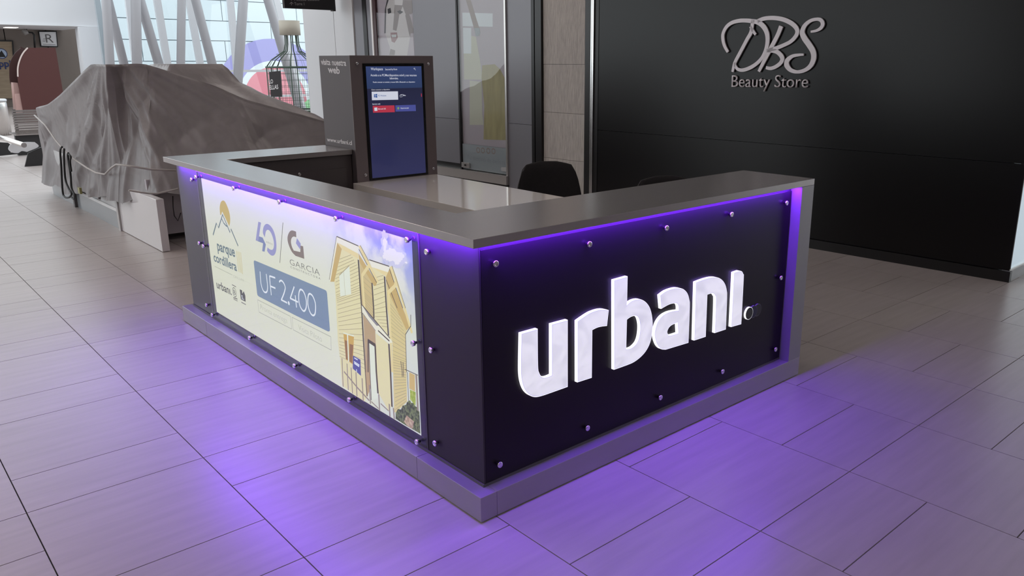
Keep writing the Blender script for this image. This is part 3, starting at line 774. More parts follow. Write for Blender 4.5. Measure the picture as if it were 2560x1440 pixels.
# price box
pr('price_box', [sm(a4((108,66),(640,288),(1150,502),(1180,522),(1193,560),(1234,1085),(1234,1120),(1210,1132),(700,880),(175,610),(152,590),(143,560),(93,95),(95,72)), [0,1,2,4,5,7,8,9,11,12])], P_box)
SW = .0085
pl_('price_figures', [
 (a4((187,230),(198,380),(215,470),(243,530),(272,545),(292,528),(300,480),(298,420),(280,268)), SW),
 (a4((415,327),(330,298)), SW), (a4((330,298),(340,430),(357,588)), SW), (a4((345,452),(418,482)), SW),
 (a4((475,390),(490,370),(515,372),(545,410),(565,470),(555,530),(535,590),(505,660)), SW), (a4((503,655),(594,702)), SW),
 (a4((735,772),(715,588)), SW), (a4((700,458),(640,635)), SW), (a4((638,632),(758,690)), SW),
 (a4((800,500),(830,520),(860,580),(880,660),(883,740),(870,800),(845,825),(815,800),(785,740),(768,650),(770,560),(785,510),(800,500)), SW),
 (a4((935,562),(970,590),(1000,650),(1018,720),(1020,800),(1010,870),(985,890),(955,870),(925,810),(905,720),(905,640),(915,580),(935,562)), SW)], P_white, True)
dot = LEFT.px(*a4((620,706))[0]); shape('price_point', LEFT, [circ(*dot, .010, 14)], P_white, po, .0027, px=False)
OW = .0032
pl_('outlined_boxes', [(a4((150,655),(645,905)), OW), (a4((645,905),(662,1095)), OW), (a4((662,1095),(172,840)), OW), (a4((172,840),(150,655)), OW),
 (a4((668,918),(1250,1210)), OW), (a4((1250,1210),(1256,1410)), OW), (a4((1256,1410),(685,1105)), OW), (a4((685,1105),(668,918)), OW)], P_lt)
pt('lettering', 'Pronta entrega', a4((197,795))[0], a4((598,1010))[0], a4((188,722))[0], P_lt, -.02)
pt('lettering', 'Visita Piloto', a4((768,1105))[0], a4((1118,1290))[0], a4((757,1022))[0], P_lt, -.02)
# ---- printed photograph of a house
C_wall = printed('print_wall', 226,220,172); C_wall2 = printed('print_wall_side', 216,202,144); C_wall3 = printed('print_wall_shade', 206,188,134)
C_fas = printed('print_fascia', 234,234,212); C_tan = printed('print_soffit', 200,174,112); C_gut = printed('print_gutter', 228,214,156)
C_line = printed('print_board_line', 176,166,128); C_dark = printed('print_dark', 84,76,70); C_win = printed('print_window', 226,234,214)
C_cloud = printed('print_cloud', 234,234,230); C_brown = printed('print_brown', 150,112,66); C_amber = printed('print_amber', 206,170,84)
C_porch = printed('print_porch', 186,162,124); C_roof = printed('print_roof_grey', 140,140,142); C_sign = printed('print_site_sign', 84,88,156)
def mottled(name, c0, c1, scale):
    m = printed(name, *c0); nt = m.node_tree; b = nt.nodes['Principled BSDF']
    ge = nt.nodes.new('ShaderNodeNewGeometry'); nz = nt.nodes.new('ShaderNodeTexNoise'); nz.inputs['Scale'].default_value = scale; nz.inputs['Detail'].default_value = 4
    rp = nt.nodes.new('ShaderNodeValToRGB'); rp.color_ramp.elements[0].color = srgb(*c0)+(1,); rp.color_ramp.elements[1].color = srgb(*c1)+(1,)
    rp.color_ramp.elements[0].position = .42; rp.color_ramp.elements[1].position = .62
    nt.links.new(ge.outputs['Position'], nz.inputs[0]); nt.links.new(nz.outputs[0], rp.inputs[0]); nt.links.new(rp.outputs[0], b.inputs['Emission Color'])
    return m
C_green = mottled('print_lawn', (150,172,66), (190,200,110), 60); C_dgreen = mottled('print_bush', (62,72,54), (128,140,96), 70); C_path = mottled('print_path', (166,140,120), (206,186,160), 60); C_fence = printed('print_fence', 150,138,128); C_wood = printed('print_wood_fence', 208,182,120)
def puff(c, rx, ry, seed):
    r_ = random.Random(seed); n = 44; ph = [r_.uniform(0, 6.28) for _ in range(4)]
    pts = []
    for k in range(n):
        t = 2*math.pi*k/n; q = 1+.13*math.sin(3*t+ph[0])+.11*math.sin(5*t+ph[1])+.08*math.sin(9*t+ph[2])+.06*math.sin(14*t+ph[3])
        pts.append((c[0]+rx*q*math.cos(t), c[1]+ry*q*math.sin(t)+(c[0]+rx*q*math.cos(t)-c[0])*.28))
    return h5(*pts)
C_cl2 = printed('print_cloud_soft', 206,208,224)
for i, (c, rx, ry) in enumerate((((1270,500),190,150),((1100,330),62,160),((1120,480),95,120),((1400,520),90,110),((1330,640),95,75),((1100,140),50,90))): pr('cloud', [puff(c, rx*1.08, ry*1.08, 40+i)], C_cl2)
for i, (c, rx, ry) in enumerate((((1270,490),150,110),((1105,300),34,130),((1130,500),60,80),((1390,500),60,70),((1320,600),60,55))): pr('cloud', [puff(c, rx, ry, 60+i)], C_cloud)
pr('cloud', [puff((1490,620), 24, 16, 77)], C_cloud)
pr('side_wall', [h5((1120,870),(1200,1010))+h6((1500,690),(1480,760))+h7((1075,740),(905,905),(880,900))+h6((1240,900),(1150,300))], C_wall2)
pr('gable_wall', [h5((870,690),(1090,840),(1130,1440))+h6((1170,785),(915,480))+h5((890,1040),(950,960))], C_wall)
pr('front_wall', [h5((330,380),(625,555),(690,1440))+h6((705,400),(760,1440))+h7((478,660),(430,740),(100,500),(70,100))+h6((262,900),(215,0))+h5((195,960))], C_wall)
pr('recess_wall', [h5((650,600),(880,985),(910,1440))+h6((915,480),(690,235))+h5((690,1370))], C_wall3)
# board lines
def lerp(a, b, t): return (a[0]+(b[0]-a[0])*t, a[1]+(b[1]-a[1])*t)
st = []
LA = [h5((290,560))[0], h5((215,900))[0], h5((225,1200))[0], h6((250,200))[0], h6((270,560))[0], h6((285,900))[0], h7((60,60))[0]]
RA = [h5((500,480))[0], h5((625,700))[0], h5((660,1010))[0], h6((680,60))[0], h6((695,480))[0], h6((725,1000))[0], h7((450,250))[0]]
def polyat(P, t):
    f = t*(len(P)-1); i = min(int(f), len(P)-2); return lerp(P[i], P[i+1], f-i)
for k in range(30): st.append(([polyat(LA, k/29), polyat(RA, k/29)], .0022))
LB = [h5((905,1110))[0], h6((930,140))[0], h6((1000,520))[0], h6((1130,720))[0]]; RB = [h5((1110,1000))[0], h6((1115,30))[0], h6((1140,470))[0], h6((1165,720))[0]]
LB = [h5((905,900))[0], h5((905,1110))[0], h5((915,1400))[0], h6((930,440))[0], h6((1050,610))[0]]; RB = [h5((1080,850))[0], h5((1100,1040))[0], h5((1120,1320))[0], h6((1140,440))[0], h6((1160,630))[0]]
for k in range(13): st.append(([polyat(LB, k/12), polyat(RB, k/12)], .0022))
LC = [h5((700,850))[0], h5((730,1150))[0], h6((740,100))[0], h6((745,230))[0]]; RC = [h5((860,1000))[0], h5((885,1300))[0], h6((890,250))[0], h6((905,440))[0]]
for k in range(10): st.append(([polyat(LC, k/9), polyat(RC, k/9)], .0022))
LD = [h6((1190,200))[0], h6((1215,600))[0], h6((1250,1100))[0], h7((870,250))[0], h7((885,520))[0], h7((900,860))[0]]; RD = [h6((1370,420))[0], h6((1480,820))[0], h6((1490,1200))[0], h7((1060,280))[0], h7((1060,500))[0], h7((1060,735))[0]]
for k in range(30): st.append(([polyat(LD, k/29), polyat(RD, k/29)], .0020))
pl_('clapboard_lines', st, C_line)
# roofs and gutters
pr('gable_soffit', [h5((250,262),(330,378),(195,965),(120,965))], C_tan); pr('gable_soffit', [h5((255,262),(622,458),(640,562),(330,378))], C_gut)
pr('gable_fascia', [h5((240,155),(628,330),(622,455),(250,258))], C_fas); pr('gable_fascia', [h5((240,155),(250,258),(125,965),(105,930))], C_fas)
pr('eave_soffit', [h5((630,450),(965,985),(940,1040),(905,1035),(650,610))], C_tan); pr('eave_gutter', [h5((628,325),(662,312),(815,590),(995,960),(965,985),(700,480))], C_gut)
pr('gable_soffit', [h5((870,700),(1165,795),(1130,900),(1090,840))], C_gut); pr('gable_fascia', [h5((820,572),(1183,690),(1165,795),(870,702))], C_fas)
pr('eave_soffit', [h5((1165,790),(1195,720),(1430,1440))+h6((1560,620),(1500,690),(1190,40))+h5((1120,900))], C_tan)
pr('eave_gutter', [h5((1185,705),(1237,680),(1320,900),(1480,1440))+h6((1610,725),(1580,745),(1545,640),(1380,80))+h5((1280,950))], C_gut)
pl_('roof_edge_lines', [(h5((240,150),(630,322)), .004), (h5((238,150),(105,930)), .003), (h5((665,310),(815,590)), .003), (h5((825,570),(1185,688)), .004), (h5((1237,680),(1480,1440)), .003), (h5((640,380),(960,980)), .004), (h5((1190,730),(1430,1440)), .004), (h5((1130,930),(1330,1440)), .004)], C_dark)
pr('upper_window', [h5((285,850),(468,675),(500,1190),(305,1230))], C_win); pl_('window_lines', [(h5((285,850),(468,672)), .004), (h5((365,770),(395,1215)), .002)], C_line)
pl_('downpipe', [(h5((812,640),(815,680),(700,850),(715,1100),(740,1430)), .016), (h5((1300,930),(1290,1040),(1160,1170))+h6((1175,0),(1200,600),(1240,1440)), .016)], C_gut)
pl_('corner_post', [(h5((630,570),(690,1440))+h6((715,760),(760,1440))+h7((478,660)), .011), (h5((875,985),(905,1440))+h6((910,470)), .010), (h5((1100,870),(1135,1440))+h6((1172,780)), .010)], C_dark)
# porch
pr('porch_recess', [h6((715,400),(935,700),(945,960),(970,1440),(760,1440),(722,780))+h7((480,660))], C_porch)
pr('porch_side', [h6((945,740),(1180,930),(1210,1440))+h7((850,800),(800,880),(640,600),(608,0))], C_wall)
pr('porch_roof', [h6((690,235),(1205,835),(1245,905),(1190,920),(950,720),(700,375))], C_fas); pr('porch_roof_top', [h6((700,235),(960,530),(1010,600),(960,605),(820,440))], C_roof)
pl_('porch_lines', [(h6((692,225),(1200,830)), .005), (h6((985,690),(1190,880)), .006), (h6((705,375),(940,695)), .003)], C_dark)
pl_('porch_post', [(h6((1180,930),(1210,1440))+h7((850,820)), .011)], C_dark)
pr('door', [h6((815,905),(925,972),(945,1440))+h7((635,690),(545,722),(505,0))], C_win)
pl_('door_frame', [(h6((806,1440),(806,862)), .008), (h6((800,868),(940,960)), .015), (h6((932,950),(955,1440))+h7((640,620)), .012), (h6((820,900),(840,1440))+h7((540,720)), .005)], C_dark)
pr('lower_window', [h6((360,735),(552,790),(530,1300),(410,1215))], C_amber); pr('lower_window_dark', [h6((470,930),(540,950),(520,1280),(470,1240))], C_brown); pr('lower_window_dark', [h6((385,860),(430,880),(440,1220),(405,1200))], C_brown)
pl_('window_lines', [(h6((435,760),(455,1250)), .010), (h6((360,735),(552,790)), .006)], C_win)
pl_('drain_pipe', [(h6((1575,405),(1575,610),(1480,760),(1500,1440))+h7((1080,300),(1100,735),(1070,765)), .0035), (h6((1395,1240),(1420,1440))+h7((1005,370)), .004), (h7((1015,150),(1025,370)), .004), (h7((1040,255),(1240,345)), .003)], C_dark)
# yard, fence, site sign
pr('bushes', [h7((905,910),(940,850),(985,860),(1010,800),(1060,790),(1085,740),(1120,720),(1140,760),(1170,760),(1200,810),(1235,830),(1262,900),(1276,1222),(1080,1110),(905,1000))], C_dgreen)
pr('lawn', [h7((1122,560),(1205,600),(1205,805),(1120,705))], C_green); pr('timber_fence', [h7((1110,300),(1192,340),(1197,592),(1112,545))], C_wood)
pr('path', [h7((1030,1040),(1070,945),(1180,1040),(1160,1150),(1080,1105))], C_path)
pl_('post', [(h7((1215,340),(1240,880)), .012)], C_fence)
pl_('fence_pickets', [(h7((100,90),(118,520)), .007), (h7((175,170),(195,570)), .007), (h7((237,230),(258,620)), .007), (h7((310,300),(325,660)), .008), (h7((402,390),(420,735)), .008), (h7((512,490),(528,775)), .009), (h7((652,630),(665,880)), .009), (h7((810,775),(820,970)), .010), (h7((872,835),(885,1000)), .010),
 (h7((130,290),(330,530),(510,725)), .008), (h7((540,740),(650,845)), .006), (h7((680,770),(800,880)), .006)], C_fence)
pr('site_sign', [h7((265,50),(378,112),(385,355),(262,245))], C_sign); pl_('site_sign_lines', [(h7((285,85),(335,115)), .005), (h7((280,140),(362,195)), .005), (h7((285,165),(358,215)), .006), (h7((318,255),(320,295)), .005)], P_white)

# ---- cabinet door in the inner face of the back arm
dr = boxo('cabinet_door', (.27, .962, 2.634, 2.6395, .12, .886), M_dark, kc, .0008)
bm = bmesh.new(); lathe(bm, [(.011,0),(.011,-.006),(.008,-.008),(.003,-.006)], (0,0,0), 14, 'Y')
lp = at(748, 436, 1, 2.634); obj('lock', bm, M_chrome, dr).location = tuple(lp)

# ================================================================== SCREEN TOWER
tw = thing('screen_tower', 'dark grey pedestal with portrait touch screen at the counter end', 'display stand')
TX0, TX1, TY0, TY1, TZ = 1.005, 1.605, 2.585, 2.985, 1.565
boxo('pedestal', (TX0+.0005, TX1-.0005, TY0+.008, TY1, 0, TZ-.001), M_towerside, tw)
boxo('front_panel', (TX0, TX1, TY0, TY0+.008, .05, TZ), mat('tower_front_brown', (.19,.155,.158), .42), tw, .0012)
bz = boxo('screen_bezel', (1.088, 1.527, TY0-.006, TY0, .799, 1.518), mat('gloss_black', (.004,.004,.005), .12), tw, .001)
def screen_material():
    m = bpy.data.materials.new('screen_navy'); m.use_nodes = True
    nt = m.node_tree; b = nt.nodes['Principled BSDF']; L = nt.links.new
    b.inputs['Base Color'].default_value = (.01,.01,.02,1); b.inputs['Roughness'].default_value = .12
    ge = nt.nodes.new('ShaderNodeNewGeometry'); sx = nt.nodes.new('ShaderNodeSeparateXYZ'); L(ge.outputs['Position'], sx.inputs[0])
    n = nt.nodes.new('ShaderNodeMapRange'); n.inputs[1].default_value = .81; n.inputs[2].default_value = 1.5; L(sx.outputs[2], n.inputs[0])
    rp = nt.nodes.new('ShaderNodeValToRGB'); rp.color_ramp.interpolation = 'LINEAR'
    e = rp.color_ramp.elements; e[0].color = srgb(46,48,86)+(1,); e[1].color = srgb(54,68,112)+(1,)
    x = e.new(.75); x.color = srgb(38,40,66)+(1,); x = e.new(.803); x.color = srgb(36,38,62)+(1,); x = e.new(.807); x.color = srgb(46,62,98)+(1,)
    L(n.outputs[0], rp.inputs[0]); L(rp.outputs[0], b.inputs['Emission Color']); b.inputs['Emission Strength'].default_value = .9
    return m
sc_ = boxo('screen', (1.107, 1.508, TY0-.0068, TY0-.006, .812, 1.500), screen_material(), tw)
SD = .0075
s4 = zz(780, 120, 4.0)
X_w = mat('screen_white', (0,0,0), .4, emit=srgb(205,208,222), estr=.95); X_r = mat('screen_red', (0,0,0), .4, emit=srgb(176,52,72), estr=.95)
X_v = mat('screen_violet', (0,0,0), .4, emit=srgb(72,78,146), estr=.95); X_b = mat('screen_blue', (0,0,0), .4, emit=srgb(48,84,150), estr=.95); X_g = mat('screen_green', (0,0,0), .4, emit=srgb(120,150,100), estr=.95)
tx = lambda body, bl, br, top, m=X_w, d=SD: text('screen_text', body, SCREEN, s4(bl)[0], s4(br)[0], s4(top)[0], m, sc_, d, bold=.008)
tx('Workspace', (582,222), (703,222), (580,196)); tx('Secured by Knox', (727,222), (847,220), (727,205))
tx('Acceda a su PC/Mac/dispositivo móvil y sus recursos', (580,282), (1040,282), (580,260)); tx('laborales.', (772,312), (858,312), (772,292)); tx('Puede conectar un teclado y mouse USB o Bluetooth a su dispositivo', (604,348), (1024,345), (604,334))
tx('Cómo conectar su dispositivo', (588,424), (772,420), (588,411)); tx('Servicio web', (598,568), (677,565), (598,553))
ribbons('search_icon', SCREEN, [(s4((1012,202),(1022,200),(1024,210),(1014,212),(1012,202)), .0018), (s4((1022,210),(1030,222)), .0018)], X_w, sc_, SD, smooth=False)
shape('screen_tile', SCREEN, [s4((590,436),(853,433),(856,516),(594,522))], X_w, sc_, SD)
for q in (((612,464),(626,462),(626,477),(613,478)), ((629,461),(645,458),(646,476),(629,477)), ((613,480),(626,479),(627,494),(613,493)), ((629,479),(646,478),(646,497),(630,495))): shape('window_icon', SCREEN, [s4(*q)], X_b, sc_, SD+.0004)
tx('PC Windows', (656,484), (736,482), (656,469), X_b, SD+.0004)
ribbons('device_icon', SCREEN, [(s4((878,466),(906,464),(906,482)), .002), (s4((872,472),(896,471),(896,488),(874,490),(872,472)), .002)], X_w, sc_, SD, smooth=False)
tx('Mac', (908,480), (932,479), (908,466))
shape('screen_tile', SCREEN, [s4((600,577),(818,573),(822,641),(605,647))], X_r, sc_, SD); shape('screen_tile', SCREEN, [s4((827,573),(1030,567),(1033,630),(830,635))], X_v, sc_, SD)
shape('app_icon', SCREEN, [s4((616,596),(646,594),(648,628),(618,629))], X_w, sc_, SD+.0004); tx('Microsoft 365', (656,616), (732,613), (656,602), X_w, SD+.0004)
c = SCREEN.px(*s4((856,602))[0]); shape('app_icon', SCREEN, [circ(*c, .008, 14)], X_g, sc_, SD+.0004, px=False); tx('Hipermercado', (880,608), (962,605), (880,594), X_w, SD+.0004)
shape('alert_dot', SCREEN, [s4((1084,455),(1091,455),(1092,488),(1085,486))], X_r, sc_, SD)
for q in ((448,155),(1162,160),(535,1270),(1215,1205)):
    a, b = SCREEN.px(*s4(q)[0]); bm = bmesh.new(); lathe(bm, [(.010,0),(.010,-.005),(.007,-.007),(.002,-.006)], (0,0,0), 14, 'Y'); obj('bolt', bm, M_chrome, tw).location = (a, TY0, b)
M_vinyl = mat('pale_vinyl', (.74,.70,.71), .5)
s4b = s4
text('lettering', 'visita nuestra', TSIDE, s4((93,165))[0], s4((345,178))[0], s4((90,112))[0], M_vinyl, tw, .0008, bold=.03)
text('lettering', 'web', TSIDE, s4((162,245))[0], s4((280,258))[0], s4((160,178))[0], M_vinyl, tw, .0008, bold=.03)
text('lettering', 'www.urbani.cl', TSIDE, s4((152,932))[0], s4((402,970))[0], s4((150,892))[0], M_vinyl, tw, .0008, bold=.025)
boxo('side_label', (TX1, TX1+.0006, TY0+.03, TY0+.042, 1.40, 1.53), M_white, tw)

# ================================================================== DESK
dk = thing('desk', 'ivory gloss worktop desk inside the counter, beside the screen', 'desk')
boxo('desk_top', (.972, 1.592, .4045, 2.583, .7535, .7935), M_ivory, dk, .0015)
boxo('desk_leg_panel', (1.0, 1.56, .46, .49, 0, .7535), M_white, dk); boxo('desk_leg_panel', (1.0, 1.56, 2.50, 2.53, 0, .7535), M_white, dk)
boxo('modesty_panel', (1.25, 1.27, .49, 2.50, .25, .7535), M_white, dk)

# ================================================================== CHAIRS
def chair(name, label, pos, rz):
    t = thing(name, label, 'chair', group='black chairs behind the counter')
    t.location = pos; t.rotation_euler = (0,0,rz)
    # seat faces local -Y, backrest at +Y
    bm = bmesh.new(); N = 28; rows = []
    for i in range(9):                                   # curved padded backrest, front and back skins
        v = i/8; z = .50+.37*v
        hw = .235-.065*v**1.5
        if v > .75: hw -= .02*((v-.75)/.25)**2
        row = []
        for k in range(N):
            a = 2*math.pi*k/N; ca, sa = math.cos(a), math.sin(a)
            x = hw*math.copysign(abs(ca)**.35, ca); y = .024*math.copysign(abs(sa)**.6, sa)
            row.append(bm.verts.new((x, .21+.07*v+y-.06*(x/.24)**2, z)))
        rows.append(row)
    for r_, hw_ in ((.88,.7),(.89,.35)):
        row = []
        for k in range(N):
            a = 2*math.pi*k/N; ca, sa = math.cos(a), math.sin(a)
            x = .15*hw_*1.05*math.copysign(abs(ca)**.4, ca); y = .018*hw_*math.copysign(abs(sa)**.6, sa)
            row.append(bm.verts.new((x, .282+y-.06*(x/.24)**2, r_)))
        rows.append(row)
    for A, B in zip(rows, rows[1:]):
        for k in range(N): bm.faces.new((A[k],A[(k+1)%N],B[(k+1)%N],B[k])).smooth = True
    bm.faces.new(rows[0][::-1]); bm.faces.new(rows[-1])
    bk = obj('backrest', bm, M_blackfab, t)
    bm = bmesh.new(); tube(bm, [(-.232,.165,.52),(-.225,.18,.62),(-.205,.20,.74),(-.175,.235,.84),(-.15,.255,.868)], .0035, 6); obj('piping', bm, mat('grey_piping', (.05,.045,.045), .8), bk)
    bm = bmesh.new(); box(bm, -.235,.235,-.24,.21,.43,.50); bmesh.ops.bevel(bm, geom=list(bm.edges), offset=.028, segments=3, affect='EDGES'); obj('seat', bm, M_blackfab, t, True)
    tubeo('back_support', [(0,.10,.43),(0,.22,.45),(0,.235,.60)], .016, M_black, t)
    for sx in (-1,1):
        for sy in (-1,1): tubeo('leg', [(sx*.16,sy*.16,.435),(sx*.22,sy*.22,0.0)], .014, M_black, t, 8, r1=.010)
    return t
chair('office_chair', 'black fabric chair in front of the concrete pillar, beside the desk', (1.93, 1.80, 0), math.atan2(-.64, .77))
chair('office_chair', 'black fabric chair mostly hidden behind the front counter top', (2.0, .80, 0), math.atan2(-.5, .85))

# ================================================================== TARP-COVERED STALL
st_ = thing('closed_stall', 'white mall stall base standing under the grey tarp', 'stall')
boxo('end_panel', (.485, .545, 5.0, 6.16, .004, .44), M_whitegloss, st_, .002)
M_purple_lit = mat('stall_purple_lit_white', (.50,.47,.50), .5)  # white panel, dimmed and tinted to carry the purple light
boxo('front_panel', (.546, 2.25, 5.43, 5.47, .06, .55), M_purple_lit, st_)
boxo('corner_post', (.470, .530, 6.162, 6.222, 0, .50), mat('post_grey_white', (.50,.48,.48), .4), st_)
boxo('corner_post', (.462, .500, 7.86, 7.92, 0, .4), mat('post_dark', (.10,.09,.09), .5), st_)
boxo('lower_panel', (.49, .51, 6.223, 9.05, .0, .17), mat('grey_glass_panel', (.30,.32,.34), .12), st_)
boxo('rail', (.480, .515, 6.223, 9.05, .17, .20), M_white, st_)
boxo('upper_panel', (.49, .51, 6.223, 9.05, .20, .55), mat('pale_upper_panel', (.55,.55,.56), .2), st_)
boxo('end_panel', (.49, 2.9, 9.052, 9.09, 0, .55), M_whitegloss, st_)
boxo('stall_counter', (.75, 2.1, 5.75, 8.9, .55, .85), M_white, st_)
tubeo('cable', [tuple(at(u,v,1,5.425)) for u, v in ((432,490),(433,520),(436,540),(445,552),(452,532))], .003, M_black, st_, 6)

def tarp():
    rim = np.array([(.47,6.36,1.495),(.475,5.90,1.50),(.60,5.92,1.50),tuple(at(365,161,1,5.85)),tuple(at(535,214,1,5.62)),tuple(at(620,250,1,5.5)),(2.35,5.25,.905),(2.9,6.8,.70),(2.9,9.15,.65),(1.7,9.2,.86),(.49,9.14,.985),(.475,8.45,1.07),(.47,7.8,1.185),(.47,7.0,1.36)])
    hem = np.array([(.445,6.55,.27),(.43,6.06,.295),(.448,5.85,.33),tuple(at(380,489,1,5.32)),(1.2,5.0,.44),(1.7,4.95,.42),(2.45,5.0,.35),(3.0,6.8,.3),(3.05,9.25,.2),(1.7,9.28,.2),(.44,9.24,.19),(.43,8.5,.165),(.43,7.8,.18),(.435,7.1,.23)])
    n = len(rim); per = 42; N = n*per
    def res(P):
        return np.array(catmull(list(P), per, True))*.45+np.array([P[i]+(P[(i+1)%n]-P[i])*(j/per) for i in range(n) for j in range(per)])*.55
    RI, HE = res(rim), res(hem)
    P1, P2 = np.array([.62,6.0]), np.array([1.69,7.55])
    rs = np.random.RandomState(3)
    def fold(a, seed, f):
        r2 = np.random.RandomState(seed); s = 0
        for k in range(5):
            ph = r2.uniform(0, 6.28); fr = f*(1+.7*k)*r2.uniform(.8,1.25)
            s = s+(1-abs(np.sin(a*fr+ph)))**1.8/(1+.7*k)
        return s
    tq = np.arange(N)/N
    seg = np.concatenate([[0], np.cumsum(np.linalg.norm(np.diff(HE, axis=0), axis=1))])
    fA, fB = fold(seg, 5, 3.1), fold(seg, 9, 6.0)
    cen = RI[:, :2].mean(0)
    verts = []; 
    MT, MS = 26, 46
    d12 = P2-P1
    for r in range(MT+MS+1):
        for i in range(N):
            if r <= MT:
                s = r/MT
                t = np.clip(np.dot(RI[i,:2]-P1, d12)/np.dot(d12, d12), 0, 1)
                q = P1+d12*t
                zr = 1.50-.24*math.sin(math.pi*t)
                xy = q+(RI[i,:2]-q)*s
                z = zr+(RI[i,2]-zr)*s-.07*math.sin(math.pi*s)*(1 if RI[i,2] < 1.4 else .15)
                dx, dy = xy-P2
                dd = max(0, max(abs(dx)-.28, abs(dy)-.34))
                hz = 1.497-(dd*1.75 if dd < .11 else .1925+(dd-.11)*.62)+.012*math.sin(23*dx+14*dy)*min(1, dd*8)
                z = max(z, hz) if s < .999 else max(z, min(hz, RI[i,2]))
                z += .008*math.sin(seg[i]*7)*s*math.sin(math.pi*s)
                verts.append((xy[0], xy[1], z))
            else:
                s = (r-MT)/MS
                p = RI[i]+(HE[i]-RI[i])*s
                bulge = math.sin(math.pi*s)
                nrm = np.array([HE[i,0]-cen[0], HE[i,1]-cen[1]]); 
                e = HE[(i+1)%N]-HE[i-1]; nv = np.array([-e[1], e[0]]); nv /= np.linalg.norm(nv)+1e-9
                if np.dot(nv, nrm) < 0: nv = -nv
                amp = .004+.032*s**.9
                a = fA[i]*amp+fB[i]*amp*.3*s
                # diagonal pulls running from the tall corner
                pull = (abs(math.sin(seg[i]*4.2+s*5.5))**.7-.5)*.030*bulge+math.sin(seg[i]*9-s*8)*.007*bulge
                sag = -.035*bulge
                k = sag+a+pull-.012
                # creases fanning out from the tall corner
                if p[0] < .75 and p[1] > 5.95:
                    dy_, dz_ = p[1]-5.95, 1.56-p[2]; an = math.atan2(dy_, dz_+.05); ds = math.hypot(dy_, dz_)
                    k += ((1-abs(math.sin(an*6.5+.4)))**1.6+.55*(1-abs(math.sin(an*13.7+1.1)))**1.5-.55)*.055*min(1, ds/.8)*(1-.35*s)
                elif p[1] < 5.95:
                    dx_, dz_ = p[0]-.50+(5.9-p[1])*.25, 1.60-p[2]; an = math.atan2(dx_, dz_+.05); ds = math.hypot(dx_, dz_)
                    k += ((1-abs(math.sin(an*7.5+.9)))**1.6+.5*(1-abs(math.sin(an*15.1)))**1.5-.5)*.085*min(1, ds/.7)*max(.18, 1-dx_/1.3)
                if 8.9 < p[1]: k *= .6
                hemz = .02*math.sin(seg[i]*6.3)+.012*math.sin(seg[i]*15)
                verts.append((p[0]+nv[0]*k, p[1]+nv[1]*k, p[2]+hemz*s*s))
    faces = []
    for r in range(MT+MS):
        for i in range(N):
            j = (i+1) % N
            faces.append((r*N+i, r*N+j, (r+1)*N+j, (r+1)*N+i))
    me = bpy.data.meshes.new('tarp_cover'); me.from_pydata(verts, [], faces); me.update()
    return me
m = bpy.data.materials.new('grey_tarpaulin'); m.use_nodes = True
nt = m.node_tree; b = nt.nodes['Principled BSDF']; b.inputs['Roughness'].default_value = .42; b.inputs['Specular IOR Level'].default_value = .5
ge = nt.nodes.new('ShaderNodeNewGeometry'); nz = nt.nodes.new('ShaderNodeTexNoise'); nz.inputs['Scale'].default_value = 5; nz.inputs['Detail'].default_value = 8; nz.inputs['Distortion'].default_value = 1.5
rp = nt.nodes.new('ShaderNodeValToRGB'); rp.color_ramp.elements[0].color = (.172,.152,.156,1); rp.color_ramp.elements[1].color = (.262,.238,.244,1)
bp = nt.nodes.new('ShaderNodeBump'); bp.inputs['Strength'].default_value = .3; bp.inputs['Distance'].default_value = .02
nt.links.new(ge.outputs['Position'], nz.inputs[0]); nt.links.new(nz.outputs[0], rp.inputs[0]); nt.links.new(rp.outputs[0], b.inputs['Base Color']); nt.links.new(nz.outputs[0], bp.inputs['Height']); nt.links.new(bp.outputs[0], b.inputs['Normal'])
tp = tag(obj('tarp_cover', tarp(), m, None, True), 'wrinkled grey tarpaulin draped over the closed stall', 'tarp')
M_rope = mat('pale_rope', (.46,.43,.42), .8)
X_R = .395
rpx = lambda l, x=X_R: [tuple(at(u, v, 0, x)) for u, v in l]
rp1 = tag(tubeo('rope', rpx([(86,288),(112,312),(140,352),(157,372),(185,398),(218,420),(240,432),(262,436),(278,420),(291,411)])+[tuple(at(u,v,1,5.0)) for u, v in ((330,416),(380,424),(440,426))], .0085, M_rope, None, 6), 'pale rope tied around the grey tarp at mid height', 'rope')
rp2 = tag(tubeo('rope', [tuple(at(u,v,1,5.0)) for u, v in ((322,476),(345,480),(375,484),(392,484),(420,478),(445,472))], .0075, M_rope, None, 6), 'pale rope along the bottom hem of the tarp', 'rope')
sp = thing('strap', 'black looped strap hanging from the rope on the tarp', 'strap')
z2 = zz(80, 140, 3.79)
for l in (((285,862),(268,900),(278,1060),(290,1280),(310,1335),(350,1340),(375,1310),(365,1280)), ((305,880),(303,960),(315,1160),(345,1250),(368,1290)), ((345,920),(340,950),(365,1120),(375,1250),(405,1320),(400,1355),(375,1340)), ((350,930),(368,960),(360,1000),(372,1095))):
    tubeo('strap_loop', [tuple(p) for p in catmull(rpx(z2(*l), .352), 5)], .010, M_rubber, sp, 6)
boxo('buckle', (.34,.362,6.93,7.0,.27,.33), mat('brass_buckle', (.30,.28,.12), .4, .6), sp)

